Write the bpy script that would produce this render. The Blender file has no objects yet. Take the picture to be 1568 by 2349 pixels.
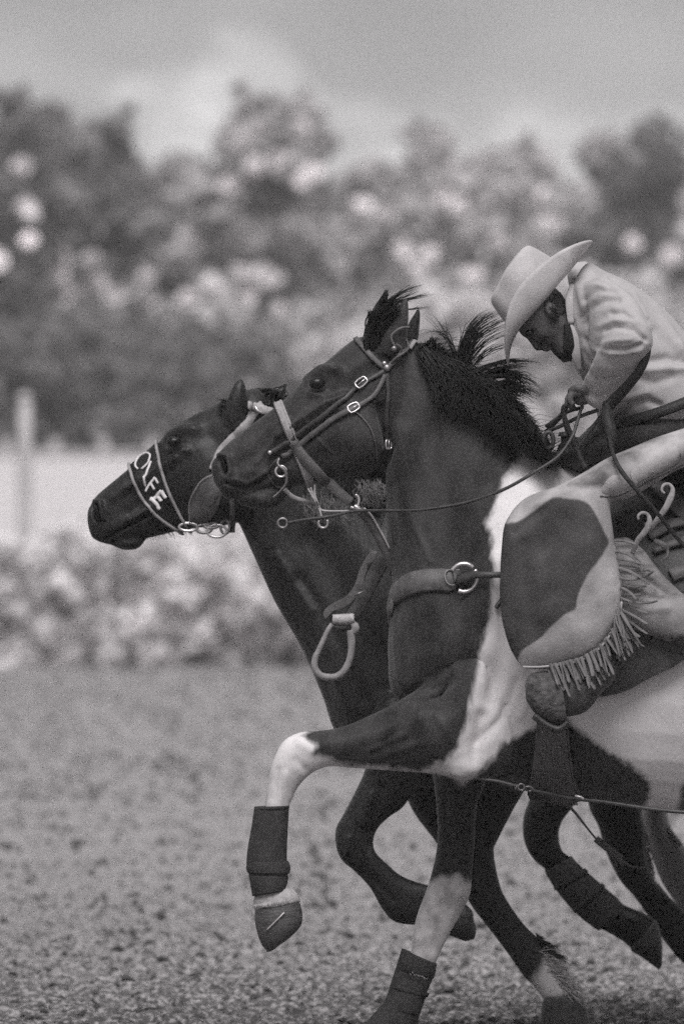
import bpy, bmesh, math, random
import numpy as np
from mathutils import Vector, Matrix
random.seed(7); RNG = np.random.default_rng(11)
scene = bpy.context.scene
R = math.radians
# ------------------------------------------------------------------ camera
CAM_D, CAM_H, PXM = 24.0, 1.484, 860.0
cam = bpy.data.objects.new('camera', bpy.data.cameras.new('camera'))
scene.collection.objects.link(cam); scene.camera = cam
cam.location = (0, -CAM_D, CAM_H); cam.rotation_euler = (R(90), 0, 0)
cam.data.sensor_fit = 'HORIZONTAL'; cam.data.sensor_width = 24.0
cam.data.lens = 24.0 * CAM_D / (1568.0 / PXM)
cam.data.clip_start = 0.5; cam.data.clip_end = 6000
cam.data.dof.use_dof = True; cam.data.dof.focus_distance = 23.85
cam.data.dof.aperture_fstop = cam.data.lens / 62.0; cam.data.dof.aperture_blades = 0
# ------------------------------------------------------------------ world, sun, exposure
SUN_EL, SUN_AZ = 54.0, -88.0      # azimuth measured from +X (right) towards -Y (camera side)
world = bpy.data.worlds.new("World"); scene.world = world; world.use_nodes = True
wn, wl = world.node_tree.nodes, world.node_tree.links; wn.clear()
def wnode(t, **k):
    n = wn.new(t)
    for a, v in k.items(): setattr(n, a, v)
    return n
wout = wnode('ShaderNodeOutputWorld'); bg = wnode('ShaderNodeBackground'); bg.inputs[1].default_value = 0.075
sky = wnode('ShaderNodeTexSky', sky_type='NISHITA', sun_disc=False)
sky.sun_elevation = R(SUN_EL); sky.sun_rotation = R(90 - SUN_AZ); sky.dust_density = 3.0; sky.air_density = 1.0
bw = wnode('ShaderNodeRGBToBW'); wl.new(sky.outputs[0], bw.inputs[0])
tc = wnode('ShaderNodeTexCoord'); sp = wnode('ShaderNodeSeparateXYZ'); wl.new(tc.outputs['Generated'], sp.inputs[0])
# even overcast veil over the sky, paler towards the horizon; soft cumulus shapes
ramp = wnode('ShaderNodeMapRange'); ramp.inputs[1].default_value = 0.0; ramp.inputs[2].default_value = 0.06
ramp.inputs[3].default_value = 10.2; ramp.inputs[4].default_value = 5.3; wl.new(sp.outputs[2], ramp.inputs[0])
rup = wnode('ShaderNodeMapRange'); rup.inputs[1].default_value = 0.08; rup.inputs[2].default_value = 0.4; rup.inputs[3].default_value = 0.0; rup.inputs[4].default_value = 1.0; wl.new(sp.outputs[2], rup.inputs[0])
rsum = wnode('ShaderNodeMath', operation='ADD'); wl.new(ramp.outputs[0], rsum.inputs[0]); wl.new(rup.outputs[0], rsum.inputs[1])
mp = wnode('ShaderNodeMapping'); mp.inputs['Scale'].default_value = (26, 26, 44); mp.inputs['Location'].default_value = (0.0, 0.0, 0.35)
wl.new(tc.outputs['Generated'], mp.inputs[0])
nz = wnode('ShaderNodeTexNoise'); nz.inputs['Scale'].default_value = 1.0; nz.inputs['Detail'].default_value = 4.0; nz.inputs['Roughness'].default_value = 0.5
wl.new(mp.outputs[0], nz.inputs[0])
cr = wnode('ShaderNodeMapRange'); cr.inputs[1].default_value = 0.42; cr.inputs[2].default_value = 0.68
cr.inputs[3].default_value = 0.90; cr.inputs[4].default_value = 1.12; wl.new(nz.outputs[0], cr.inputs[0])
# soft cumulus heads standing over the trees
n2 = wnode('ShaderNodeTexNoise'); n2.inputs['Scale'].default_value = 3.2; n2.inputs['Detail'].default_value = 5.0; wl.new(mp.outputs[0], n2.inputs[0])
csum = None
for (cx_, cz_, rx_, rz_, am) in [(-.0185, .0410, .0065, .0115, .52), (-.0105, .0480, .0065, .0050, .45), (.024, .0385, .022, .0060, .34), (.004, .036, .018, .008, .38), (-.034, .0485, .014, .005, .14)]:
    sb = wnode('ShaderNodeVectorMath', operation='SUBTRACT'); sb.inputs[1].default_value = (cx_, 1.0, cz_); wl.new(tc.outputs['Generated'], sb.inputs[0])
    dv = wnode('ShaderNodeVectorMath', operation='DIVIDE'); dv.inputs[1].default_value = (rx_, .6, rz_); wl.new(sb.outputs[0], dv.inputs[0])
    ln = wnode('ShaderNodeVectorMath', operation='LENGTH'); wl.new(dv.outputs[0], ln.inputs[0])
    ad = wnode('ShaderNodeMath', operation='MULTIPLY_ADD'); ad.inputs[1].default_value = 3.4; wl.new(n2.outputs[0], ad.inputs[0]); 
    neg = wnode('ShaderNodeMath', operation='SUBTRACT'); neg.inputs[0].default_value = -.45; wl.new(ln.outputs['Value'], neg.inputs[1]); wl.new(neg.outputs[0], ad.inputs[2])
    ms = wnode('ShaderNodeMapRange', interpolation_type='SMOOTHSTEP'); ms.inputs[1].default_value = 0.0; ms.inputs[2].default_value = 1.0; ms.inputs[3].default_value = 0.0; ms.inputs[4].default_value = am; wl.new(ad.outputs[0], ms.inputs[0])
    if csum is None: csum = ms
    else: s2 = wnode('ShaderNodeMath', operation='ADD'); wl.new(csum.outputs[0], s2.inputs[0]); wl.new(ms.outputs[0], s2.inputs[1]); csum = s2
cad = wnode('ShaderNodeMath', operation='ADD'); wl.new(cr.outputs[0], cad.inputs[0]); wl.new(csum.outputs[0], cad.inputs[1])
mu = wnode('ShaderNodeMath', operation='MULTIPLY'); wl.new(rsum.outputs[0], mu.inputs[0]); wl.new(cad.outputs[0], mu.inputs[1])
mx = wnode('ShaderNodeMix', data_type='FLOAT'); mx.inputs[0].default_value = 0.85
wl.new(bw.outputs[0], mx.inputs[2]); wl.new(mu.outputs[0], mx.inputs[3])
tint = wnode('ShaderNodeCombineColor'); 
for i, f in enumerate((1.0, 0.985, 0.99)):
    m = wnode('ShaderNodeMath', operation='MULTIPLY'); m.inputs[1].default_value = f
    wl.new(mx.outputs[0], m.inputs[0]); wl.new(m.outputs[0], tint.inputs[i])
wl.new(tint.outputs[0], bg.inputs[0]); wl.new(bg.outputs[0], wout.inputs[0])
sun = bpy.data.objects.new('sun', bpy.data.lights.new('sun', 'SUN')); scene.collection.objects.link(sun)
sun.data.energy = 2.7; sun.data.angle = R(34); sun.data.color = (1.0, 0.98, 0.985)
sd = Vector((math.cos(R(SUN_EL)) * math.cos(R(SUN_AZ)), math.cos(R(SUN_EL)) * math.sin(R(SUN_AZ)), math.sin(R(SUN_EL))))
sun.rotation_euler = sd.to_track_quat('Z', 'Y').to_euler()
scene.view_settings.view_transform = 'Standard'; scene.view_settings.look = 'None'
scene.view_settings.exposure = 0.10; scene.view_settings.gamma = 1.0
scene.cycles.use_adaptive_sampling = True; scene.cycles.adaptive_threshold = .036; scene.cycles.adaptive_min_samples = 14
scene.cycles.use_denoising = False       # the photograph is grainy film: keep the render's own fine grain
scene.cycles.max_bounces = 6; scene.cycles.volume_bounces = 0; scene.cycles.transparent_max_bounces = 12
scene.cycles.caustics_reflective = False; scene.cycles.caustics_refractive = False

# ------------------------------------------------------------------ helpers
def W(px, py, y=0.0):
    s = (CAM_D + y) / CAM_D / PXM
    return Vector(((px - 784.0) * s, y, CAM_H - (py - 1174.5) * s))
def tag(o, label=None, cat=None, group=None, kind=None):
    if label: o['label'] = label
    if cat: o['category'] = cat
    if group: o['group'] = group
    if kind: o['kind'] = kind
    return o
def empty(name, loc=(0, 0, 0)):
    o = bpy.data.objects.new(name, None); scene.collection.objects.link(o); o.location = loc
    o.empty_display_size = 0.05
    return o
def link(name, me, mat=None, parent=None, smooth=True):
    o = bpy.data.objects.new(name, me); scene.collection.objects.link(o)
    if mat is not None:
        for m in (mat if isinstance(mat, (list, tuple)) else [mat]): me.materials.append(m)
    if smooth and len(me.polygons): me.polygons.foreach_set('use_smooth', [True] * len(me.polygons))
    if parent is not None:
        o.parent = parent; o.matrix_parent_inverse = Matrix.Translation(-parent.location)
    return o
class MB:
    """collects verts / faces for one mesh"""
    def __init__(s): s.v = []; s.f = []; s.a = []
    def add(s, v, f, a=None):
        n = len(s.v); s.v += [tuple(q) for q in v]; s.f += [tuple(i + n for i in q) for q in f]
        s.a += [a if a is not None else 0.0] * len(v)
        return s
    def mesh(s, name='m', attr=None):
        me = bpy.data.meshes.new(name); me.from_pydata(s.v, [], s.f); me.update()
        if attr:
            at = me.attributes.new(attr, 'FLOAT', 'POINT'); at.data.foreach_set('value', s.a)
        return me
    def build(s, name, mat=None, parent=None, smooth=True, attr=None):
        o = link(name, s.mesh(name, attr), mat, parent, smooth)
        if getattr(s, 'sharp', False): o.data.set_sharp_from_angle(angle=.9)
        return o
def cat(P, n, closed=False):
    """Catmull-Rom through rows of P, n steps per span"""
    P = np.asarray(P, float); m = len(P)
    if m < 3 and not closed:
        t = np.linspace(0, 1, n + 1)[:, None]; return P[0] * (1 - t) + P[-1] * t
    out = []
    rng = range(m if closed else m - 1)
    for i in rng:
        if closed: p0, p1, p2, p3 = P[(i - 1) % m], P[i], P[(i + 1) % m], P[(i + 2) % m]
        else: p0, p1, p2, p3 = P[max(i - 1, 0)], P[i], P[i + 1], P[min(i + 2, m - 1)]
        for k in range(n):
            t = k / n
            out.append(.5 * ((2 * p1) + (-p0 + p2) * t + (2 * p0 - 5 * p1 + 4 * p2 - p3) * t * t + (-p0 + 3 * p1 - 3 * p2 + p3) * t ** 3))
    if not closed: out.append(P[-1])
    return np.array(out)
def loft(mb, st, yc=0.0, n=6, ring=22, e=2.15, cap=True):
    """st rows: (px,py, qx,qy, halfwidth[, y]) pairs of outline points in photo units of the thing's own plane"""
    S = [tuple(s) + ((yc,) if len(s) == 5 else ()) for s in st]
    C = cat(S, n); V = []; F = []
    if cap:      # rounded ends
        def endcap(c0, c1, sg):
            L = []
            mid0 = (c0[:2] + c0[2:4]) / 2; mid1 = (c1[:2] + c1[2:4]) / 2
            d = mid0 - mid1; d = d / (np.linalg.norm(d) + 1e-9)
            r = min(np.linalg.norm(c0[:2] - c0[2:4]) / 2, c0[4] * PXM) * .55
            for a in (35, 65, 85):
                k = math.cos(R(a)); sh = d * r * math.sin(R(a)); c = c0.copy(); m = mid0 + sh
                c[:2] = m + (c0[:2] - mid0) * k; c[2:4] = m + (c0[2:4] - mid0) * k; c[4] *= k; L.append(c)
            return L
        C = np.array(endcap(C[0], C[1], 1)[::-1] + list(C) + endcap(C[-1], C[-2], 1))
    for c in C:
        y = c[5]; s = (CAM_D + yc) / CAM_D / PXM
        A = np.array([(c[0] - 784) * s, CAM_H - (c[1] - 1174.5) * s]); B = np.array([(c[2] - 784) * s, CAM_H - (c[3] - 1174.5) * s])
        M = (A + B) / 2; H = (A - B) / 2
        for k in range(ring):
            a = 2 * math.pi * k / ring; ca, sa = math.cos(a), math.sin(a)
            ca = math.copysign(abs(ca) ** (2 / e), ca); sa = math.copysign(abs(sa) ** (2 / e), sa)
            V.append((M[0] + H[0] * ca, y + c[4] * sa, M[1] + H[1] * ca))
    m = len(C)
    for i in range(m - 1):
        for k in range(ring):
            k2 = (k + 1) % ring; F.append((i * ring + k, i * ring + k2, (i + 1) * ring + k2, (i + 1) * ring + k))
    F.append(tuple(range(ring))[::-1]); F.append(tuple((m - 1) * ring + k for k in range(ring)))
    mb.add(V, F); return mb
def frames(P):
    T = np.gradient(P, axis=0); T /= (np.linalg.norm(T, axis=1)[:, None] + 1e-12); return T
def tube(mb, pts, r, n=8, k=8, up=(0, 1, 0), flat=1.0, closed=False, a=None):
    """round/flat tube through 3D points. r number or list; flat = thickness ratio along the side axis"""
    pts = [tuple(p) for p in pts]
    if isinstance(r, (int, float)): r = [r] * len(pts)
    Q = cat(np.hstack([np.array(pts, float), np.array(r, float)[:, None]]), n, closed) if n > 0 else np.hstack([np.array(pts, float), np.array(r, float)[:, None]])
    P = Q[:, :3]; rr = np.maximum(Q[:, 3], 1e-5)
    if closed:
        T = np.roll(P, -1, 0) - np.roll(P, 1, 0); T /= (np.linalg.norm(T, axis=1)[:, None] + 1e-12)
    else: T = frames(P)
    U = np.array(up, float); V = []; F = []
    for i in range(len(P)):
        a1 = np.cross(T[i], U); nn = np.linalg.norm(a1)
        if nn < 1e-4: a1 = np.cross(T[i], (0.3, 0.1, 1)); nn = np.linalg.norm(a1)
        a1 /= nn; a2 = np.cross(a1, T[i])
        for j in range(k):
            an = 2 * math.pi * j / k
            V.append(P[i] + a1 * math.cos(an) * rr[i] + a2 * math.sin(an) * rr[i] * flat)
    m = len(P)
    for i in range(m if closed else m - 1):
        i2 = (i + 1) % m
        for j in range(k):
            j2 = (j + 1) % k; F.append((i * k + j, i * k + j2, i2 * k + j2, i2 * k + j))
    if not closed: F.append(tuple(range(k))[::-1]); F.append(tuple((m - 1) * k + j for j in range(k)))
    mb.add(V, F, a); return mb
def plate(mb, outline, thick, fn=None, n=4, grid=0.02, smooth_closed=True):
    """thick sheet from a closed outline of 3D points lying roughly in XZ; fn(x,z)->y gives its curved lie"""
    O = cat(np.array([tuple(p) for p in outline], float), n, True) if smooth_closed else np.array([tuple(p) for p in outline], float)
    bm = bmesh.new(); vs = [bm.verts.new((p[0], 0, p[2])) for p in O]
    bm.faces.new(vs); x0, x1 = O[:, 0].min(), O[:, 0].max(); z0, z1 = O[:, 2].min(), O[:, 2].max()
    for q in np.arange(x0 + grid, x1, grid):
        bmesh.ops.bisect_plane(bm, geom=bm.verts[:] + bm.edges[:] + bm.faces[:], plane_co=(q, 0, 0), plane_no=(1, 0, 0))
    for q in np.arange(z0 + grid, z1, grid):
        bmesh.ops.bisect_plane(bm, geom=bm.verts[:] + bm.edges[:] + bm.faces[:], plane_co=(0, 0, q), plane_no=(0, 0, 1))
    bmesh.ops.triangulate(bm, faces=[f for f in bm.faces if len(f.verts) > 4])
    y0 = O[:, 1].mean()
    V = [v.co.copy() for v in bm.verts]; bm.verts.index_update(); n0 = len(V)
    F = [[v.index for v in f.verts] for f in bm.faces]
    B = [(e.verts[0].index, e.verts[1].index) for e in bm.edges if len(e.link_faces) == 1]
    bnd = set(i for e in B for i in e)
    bm.free(); front = []; back = []
    for i, v in enumerate(V):
        y = fn(v.x, v.z) if fn else y0; t = thick * (.35 if i in bnd else .5)
        front.append((v.x, y - t, v.z)); back.append((v.x, y + t, v.z))
    FF = F + [[i + n0 for i in f[::-1]] for f in F] + [(a, b, b + n0, a + n0) for a, b in B]
    bmq = bmesh.new(); vv = [bmq.verts.new(p) for p in front + back]
    for f in FF:
        try: bmq.faces.new([vv[i] for i in f])
        except ValueError: pass
    bmesh.ops.recalc_face_normals(bmq, faces=bmq.faces[:]); bmq.verts.index_update()
    mb.add([v.co for v in bmq.verts], [[v.index for v in f.verts] for f in bmq.faces]); bmq.free(); return mb
def arr(me):
    co = np.empty(len(me.vertices) * 3); me.vertices.foreach_get('co', co)
    no = np.empty(len(me.vertices) * 3); me.vertices.foreach_get('normal', no)
    return co.reshape(-1, 3), no.reshape(-1, 3)
def remesh(mb, vox=0.007, it=5, fac=0.5):
    me = mb.mesh('tmp'); o = bpy.data.objects.new('tmp', me); scene.collection.objects.link(o)
    bmx = bmesh.new(); bmx.from_mesh(me); bmesh.ops.recalc_face_normals(bmx, faces=bmx.faces[:]); bmx.to_mesh(me); bmx.free()
    r = o.modifiers.new('r', 'REMESH'); r.mode = 'VOXEL'; r.voxel_size = vox
    s = o.modifiers.new('s', 'SMOOTH'); s.factor = fac; s.iterations = it
    dg = bpy.context.evaluated_depsgraph_get(); out = bpy.data.meshes.new_from_object(o.evaluated_get(dg))
    bpy.data.objects.remove(o); bpy.data.meshes.remove(me); return out
def refine(me, cond):
    """halve the faces whose centre meets cond(x, y, z)"""
    b = bmesh.new(); b.from_mesh(me); es = set()
    for f in b.faces:
        c = f.calc_center_median()
        if cond(c.x, c.y, c.z): es.update(f.edges)
    bmesh.ops.subdivide_edges(b, edges=list(es), cuts=1, use_grid_fill=True, smooth=.0)
    bmesh.ops.triangulate(b, faces=[f for f in b.faces if len(f.verts) > 4]); b.to_mesh(me); b.free(); me.update(); return me
def segdist(X, Z, pts):
    d = np.full(X.shape, 1e9); tt = np.zeros(X.shape); n = max(len(pts) - 1, 1)
    if len(pts) == 1: return np.hypot(X - pts[0][0], Z - pts[0][1]), tt
    for i in range(n):
        ax, az = pts[i]; bx, bz = pts[i + 1]; L = (bx - ax) ** 2 + (bz - az) ** 2 + 1e-12
        t = np.clip(((X - ax) * (bx - ax) + (Z - az) * (bz - az)) / L, 0, 1)
        q = np.hypot(X - ax - t * (bx - ax), Z - az - t * (bz - az)); m = q < d
        d[m] = q[m]; tt[m] = (i + t[m]) / n
    return d, tt
def toplane(pts, yc):
    s = (CAM_D + yc) / CAM_D / PXM
    return [((p[0] - 784) * s, CAM_H - (p[1] - 1174.5) * s) for p in pts]
def sculpt(me, strokes, yc=0.0, sides=(-1, 1), k=1.0):
    """strokes: (points in photo units, radius m, amount m[, ymin, ymax]) push the sides of the body in or out"""
    co, no = arr(me); base = co.copy(); disp = np.zeros(len(co))
    for st in strokes:
        pts, r, a = st[:3]; a *= k; d, t = segdist(base[:, 0], base[:, 2], toplane(pts, yc))
        w = np.exp(-(d / r) ** 2) * a; facing = np.abs(no[:, 1])
        if len(st) > 3: w = w * ((base[:, 1] > st[3]) & (base[:, 1] < st[4]))
        disp += w * np.clip(facing * 1.4, 0, 1)
    co += no * disp[:, None]; me.vertices.foreach_set('co', co.ravel()); me.update(); return me
def polysdf(X, Z, poly):
    d, _ = segdist(X, Z, list(poly) + [poly[0]]); ins = np.zeros(X.shape, bool); n = len(poly)
    for i in range(n):
        x1, z1 = poly[i]; x2, z2 = poly[(i + 1) % n]
        c = ((z1 > Z) != (z2 > Z)); xi = (x2 - x1) * (Z - z1) / (z2 - z1 + 1e-12) + x1
        ins ^= c & (X < xi)
    return np.where(ins, d, -d)
def setattr_f(me, name, vals):
    a = me.attributes.get(name) or me.attributes.new(name, 'FLOAT', 'POINT'); a.data.foreach_set('value', np.asarray(vals, float))

# ------------------------------------------------------------------ materials (a black-and-white film's greys)
def G(v): return (v * 1.02, v * 0.985, v * 0.995, 1)
MATS = {}
def mat(name, v, rough=.6, spec=.4, var=.25, vscale=8., bump=.0, bscale=60., stretch=None, sheen=0., metal=0., v2=None, v2scale=3., v2t=(.5, .6), attr=None, coat=0., bump2=0., b2scale=14.):
    """procedural grey: base value v, mottled by noise (var), fine bump; v2 = second tone in patches or through a mesh attribute"""
    if name in MATS: return MATS[name]
    m = bpy.data.materials.new(name); m.use_nodes = True; N, L = m.node_tree.nodes, m.node_tree.links; b = N['Principled BSDF']
    b.inputs['Roughness'].default_value = rough; b.inputs['Specular IOR Level'].default_value = spec; b.inputs['Metallic'].default_value = metal
    b.inputs['Sheen Weight'].default_value = sheen; b.inputs['Sheen Roughness'].default_value = .5; b.inputs['Coat Weight'].default_value = coat
    t = N.new('ShaderNodeTexCoord'); mp = N.new('ShaderNodeMapping'); L.new(t.outputs['Object'], mp.inputs[0])
    if stretch: mp.inputs['Scale'].default_value = stretch[:3]; mp.inputs['Rotation'].default_value = stretch[3] if len(stretch) > 3 else (0, 0, 0)
    n1 = N.new('ShaderNodeTexNoise'); n1.inputs['Scale'].default_value = vscale; n1.inputs['Detail'].default_value = 5; L.new(mp.outputs[0], n1.inputs[0])
    mr = N.new('ShaderNodeMapRange'); mr.inputs[1].default_value = .3; mr.inputs[2].default_value = .7; mr.inputs[3].default_value = 1 - var; mr.inputs[4].default_value = 1 + var
    L.new(n1.outputs[0], mr.inputs[0])
    col = N.new('ShaderNodeMix'); col.data_type = 'RGBA'; col.inputs[6].default_value = G(v); col.inputs[7].default_value = G(v2 if v2 is not None else v); col.inputs[0].default_value = 0
    if v2 is not None:
        n2 = N.new('ShaderNodeTexNoise'); n2.inputs['Detail'].default_value = 4
        ss = N.new('ShaderNodeMapRange'); ss.interpolation_type = 'SMOOTHSTEP'; ss.inputs[1].default_value = v2t[0]; ss.inputs[2].default_value = v2t[1]
        if attr:      # attribute = signed distance in metres; ragged by hair-like noise
            n2.inputs['Scale'].default_value = v2scale; L.new(mp.outputs[0], n2.inputs[0])
            at = N.new('ShaderNodeAttribute'); at.attribute_name = attr
            q = N.new('ShaderNodeMath'); q.operation = 'MULTIPLY_ADD'; q.inputs[1].default_value = .03; L.new(n2.outputs[0], q.inputs[0]); L.new(at.outputs['Fac'], q.inputs[2])
            L.new(q.outputs[0], ss.inputs[0])
        else: n2.inputs['Scale'].default_value = v2scale; L.new(t.outputs['Object'], n2.inputs[0]); L.new(n2.outputs[0], ss.inputs[0])
        L.new(ss.outputs[0], col.inputs[0])
    vm = N.new('ShaderNodeVectorMath'); vm.operation = 'SCALE'; L.new(col.outputs[2], vm.inputs[0]); L.new(mr.outputs[0], vm.inputs['Scale'])
    if attr == 'white':      # the white hair is far less mottled than the dark coat
        mw = N.new('ShaderNodeMix'); mw.data_type = 'FLOAT'; L.new(mr.outputs[0], mw.inputs[2]); mw.inputs[3].default_value = 1.0
        mk = N.new('ShaderNodeMath'); mk.operation = 'MULTIPLY'; mk.inputs[1].default_value = .86; L.new(ss.outputs[0], mk.inputs[0]); L.new(mk.outputs[0], mw.inputs[0]); L.new(mw.outputs[0], vm.inputs['Scale'])
    if attr == 'white':      # arena dust and stains on the lower legs
        da = N.new('ShaderNodeAttribute'); da.attribute_name = 'dust'; nd = N.new('ShaderNodeTexNoise'); nd.inputs['Scale'].default_value = 26; nd.inputs['Detail'].default_value = 5; L.new(t.outputs['Object'], nd.inputs[0])
        dm = N.new('ShaderNodeMapRange'); dm.inputs[1].default_value = .35; dm.inputs[2].default_value = .65; dm.inputs[3].default_value = .28; dm.inputs[4].default_value = .62; L.new(nd.outputs[0], dm.inputs[0])
        d2 = N.new('ShaderNodeMath'); d2.operation = 'MULTIPLY'; L.new(da.outputs['Fac'], d2.inputs[0]); L.new(dm.outputs[0], d2.inputs[1])
        d3 = N.new('ShaderNodeMath'); d3.operation = 'SUBTRACT'; d3.inputs[0].default_value = 1; L.new(d2.outputs[0], d3.inputs[1])
        v0 = vm; vm = N.new('ShaderNodeVectorMath'); vm.operation = 'SCALE'; L.new(v0.outputs[0], vm.inputs[0]); L.new(d3.outputs[0], vm.inputs['Scale'])
    L.new(vm.outputs[0], b.inputs['Base Color'])
    if bump:
        n3 = N.new('ShaderNodeTexNoise'); n3.inputs['Scale'].default_value = bscale; n3.inputs['Detail'].default_value = 4; L.new(mp.outputs[0], n3.inputs[0])
        bp = N.new('ShaderNodeBump'); bp.inputs['Distance'].default_value = bump; bp.inputs['Strength'].default_value = .8; L.new(n3.outputs[0], bp.inputs['Height']); L.new(bp.outputs[0], b.inputs['Normal'])
        if bump2:
            n4 = N.new('ShaderNodeTexNoise'); n4.inputs['Scale'].default_value = b2scale; n4.inputs['Detail'].default_value = 3; L.new(mp.outputs[0], n4.inputs[0])
            bq = N.new('ShaderNodeBump'); bq.inputs['Distance'].default_value = bump2; bq.inputs['Strength'].default_value = .9; L.new(n4.outputs[0], bq.inputs['Height']); L.new(bq.outputs[0], bp.inputs['Normal'])
    MATS[name] = m; return m
# ------------------------------------------------------------------ ground: one sheet to the horizon, churned near the horses
def vnoise(x, y, s, seed):
    """smooth value noise on arrays"""
    r = np.random.default_rng(seed); N = 256; g = r.random((N, N)); X = x * s; Y = y * s
    xi = np.floor(X).astype(int); yi = np.floor(Y).astype(int); fx = X - xi; fy = Y - yi
    fx = fx * fx * (3 - 2 * fx); fy = fy * fy * (3 - 2 * fy)
    a = g[xi % N, yi % N]; b = g[(xi + 1) % N, yi % N]; c = g[xi % N, (yi + 1) % N]; d = g[(xi + 1) % N, (yi + 1) % N]
    return (a * (1 - fx) + b * fx) * (1 - fy) + (c * (1 - fx) + d * fx) * fy - .5
def gheight(X, Y):
    near = np.clip(1 - (Y - 14) / 40, .12, 1) * np.clip(1 - (np.abs(X) - 5) / 20, 0, 1)
    h = vnoise(X, Y, .9, 1) * .035 + vnoise(X, Y, 2.7, 2) * .035 + np.abs(vnoise(X, Y, 9, 3)) * .045 + vnoise(X, Y, 21, 4) * .026 + vnoise(X, Y, 34, 6) * .016
    ridge = .045 * np.exp(-((Y - 1.62 - .12 * np.sin(X * 3)) / .16) ** 2) * np.clip((X + .1) / .6, 0, 1)
    return (h - .015) * near + ridge * near
def spread(c0, c1, st, far, k=1.12):
    L = list(np.arange(c0, c1 + 1e-6, st)); d = st
    a = [c1]; 
    while a[-1] < far: d *= k; a.append(a[-1] + d)
    d = st; b = [c0]
    while b[-1] > -far: d *= k * 1.25; b.append(b[-1] - d)
    return np.array(b[:0:-1] + L + a[1:])
gx = spread(-2.2, 2.2, .016, 500, 1.25); gy = np.concatenate([spread(.9, 6.0, .019, 640, 1.035)])
GX, GY = np.meshgrid(gx, gy); GZ = gheight(GX, GY); nx, ny = len(gx), len(gy)
me = bpy.data.meshes.new('ground')
me.from_pydata(np.stack([GX, GY, GZ], -1).reshape(-1, 3).tolist(), [], [(j * nx + i, j * nx + i + 1, (j + 1) * nx + i + 1, (j + 1) * nx + i) for j in range(ny - 1) for i in range(nx - 1)])
m_dirt = mat('arena_dirt', .36, rough=1, spec=.05, var=.26, vscale=48, bump=.02, bscale=80, v2=.11, v2scale=52, v2t=(.0150, .0195), attr='churn_shade')
setattr_f(me, 'churn_shade', np.interp(GY.ravel(), [1, 3.5, 9, 16, 40], [.0040, .0032, .0010, -.0014, -.004]))  # more dark specks up front: moist churned soil plus clod shadows painted in
tag(link('ground', me, m_dirt), 'pale churned arena dirt running back to the fence line', 'ground', kind='structure')
def clod_verts(r):
    v = []; 
    for i in range(5):
        a = i * 1.2566 + random.uniform(-.3, .3); q = r * random.uniform(.7, 1.2); v.append((q * math.cos(a), q * math.sin(a), random.uniform(-.3, .3) * r))
    v.append((random.uniform(-.3, .3) * r, random.uniform(-.3, .3) * r, r * random.uniform(.45, .85))); v.append((0, 0, -r * .5)); return v
cf = [(0, 1, 5), (1, 2, 5), (2, 3, 5), (3, 4, 5), (4, 0, 5), (1, 0, 6), (2, 1, 6), (3, 2, 6), (4, 3, 6), (0, 4, 6)]
mb = MB()
NCL = 44000; cy = .9 + 62 * RNG.random(NCL) ** 3.3; cx = (RNG.random(NCL) - .5) * (2.6 + .09 * cy) * 1.25
cz = gheight(cx, cy)
for i in range(NCL):
    r = .003 + .017 * random.random() ** 5 + .00028 * cy[i]
    if random.random() < .01: r *= 1.8
    mb.add([(cx[i] + p[0], cy[i] + p[1], cz[i] + p[2]) for p in clod_verts(r)], cf, random.random())
for i in range(420):      # larger dark clods thrown about
    y_ = 1.6 + 30 * random.random() ** 1.7; x_ = (random.random() - .5) * (2.6 + .09 * y_) * 1.2; r = random.uniform(.009, .022) * (1 + .025 * y_); z_ = float(gheight(np.array([x_]), np.array([y_]))[0])
    mb.add([(x_ + p[0] * 1.3, y_ + p[1], z_ + p[2] * .9 + r * .25) for p in clod_verts(r)], cf, random.random())
m_clod = mat('dirt_clod', .075, rough=1, spec=.1, var=.5, vscale=14, bump=.004, bscale=120)
tag(mb.build('dirt_clods', m_clod, smooth=False), 'loose clods and crumbs of dirt scattered over the arena floor', 'dirt', kind='stuff')

# ------------------------------------------------------------------ far things
def leaf_cloud(mb, centre, rad, n, size, flat=.85, a=0.0):
    for _ in range(n):
        d = Vector((random.gauss(0, 1), random.gauss(0, 1), random.gauss(0, 1))); d.normalize(); d *= random.random() ** .4
        c = Vector(centre) + Vector((d.x * rad, d.y * rad, d.z * rad * flat)); s = size * random.uniform(.6, 1.3)
        u = Vector((random.gauss(0, 1), random.gauss(0, 1), random.gauss(0, 1))).normalized(); w = u.orthogonal().normalized() * s * .5; u = u * s
        mb.add([c - u * .5, c + w, c + u * .5, c - w], [(0, 1, 2, 3)], a)
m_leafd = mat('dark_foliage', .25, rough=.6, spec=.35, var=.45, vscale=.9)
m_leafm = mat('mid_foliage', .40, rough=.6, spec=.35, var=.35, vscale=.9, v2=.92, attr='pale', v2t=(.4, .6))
m_leafdp = mat('dark_foliage_glints', .20, rough=.6, spec=.35, var=.45, vscale=.9, v2=.92, attr='pale', v2t=(.4, .6))
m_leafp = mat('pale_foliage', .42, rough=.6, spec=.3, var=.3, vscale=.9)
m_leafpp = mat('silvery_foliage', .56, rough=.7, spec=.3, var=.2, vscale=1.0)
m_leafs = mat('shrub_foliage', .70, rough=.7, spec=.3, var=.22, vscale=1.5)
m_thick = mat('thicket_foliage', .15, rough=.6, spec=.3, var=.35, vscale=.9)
m_leafh = mat('hazy_foliage', .50, rough=.7, spec=.3, var=.25, vscale=1.0, v2=.92, attr='pale', v2t=(.4, .6))  # distance haze put into a paler leaf colour
m_bark = mat('bark', .09, rough=.9, var=.3, vscale=4, bump=.02, bscale=20)
def S(Y): return (CAM_D + Y) / CAM_D / PXM
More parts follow.
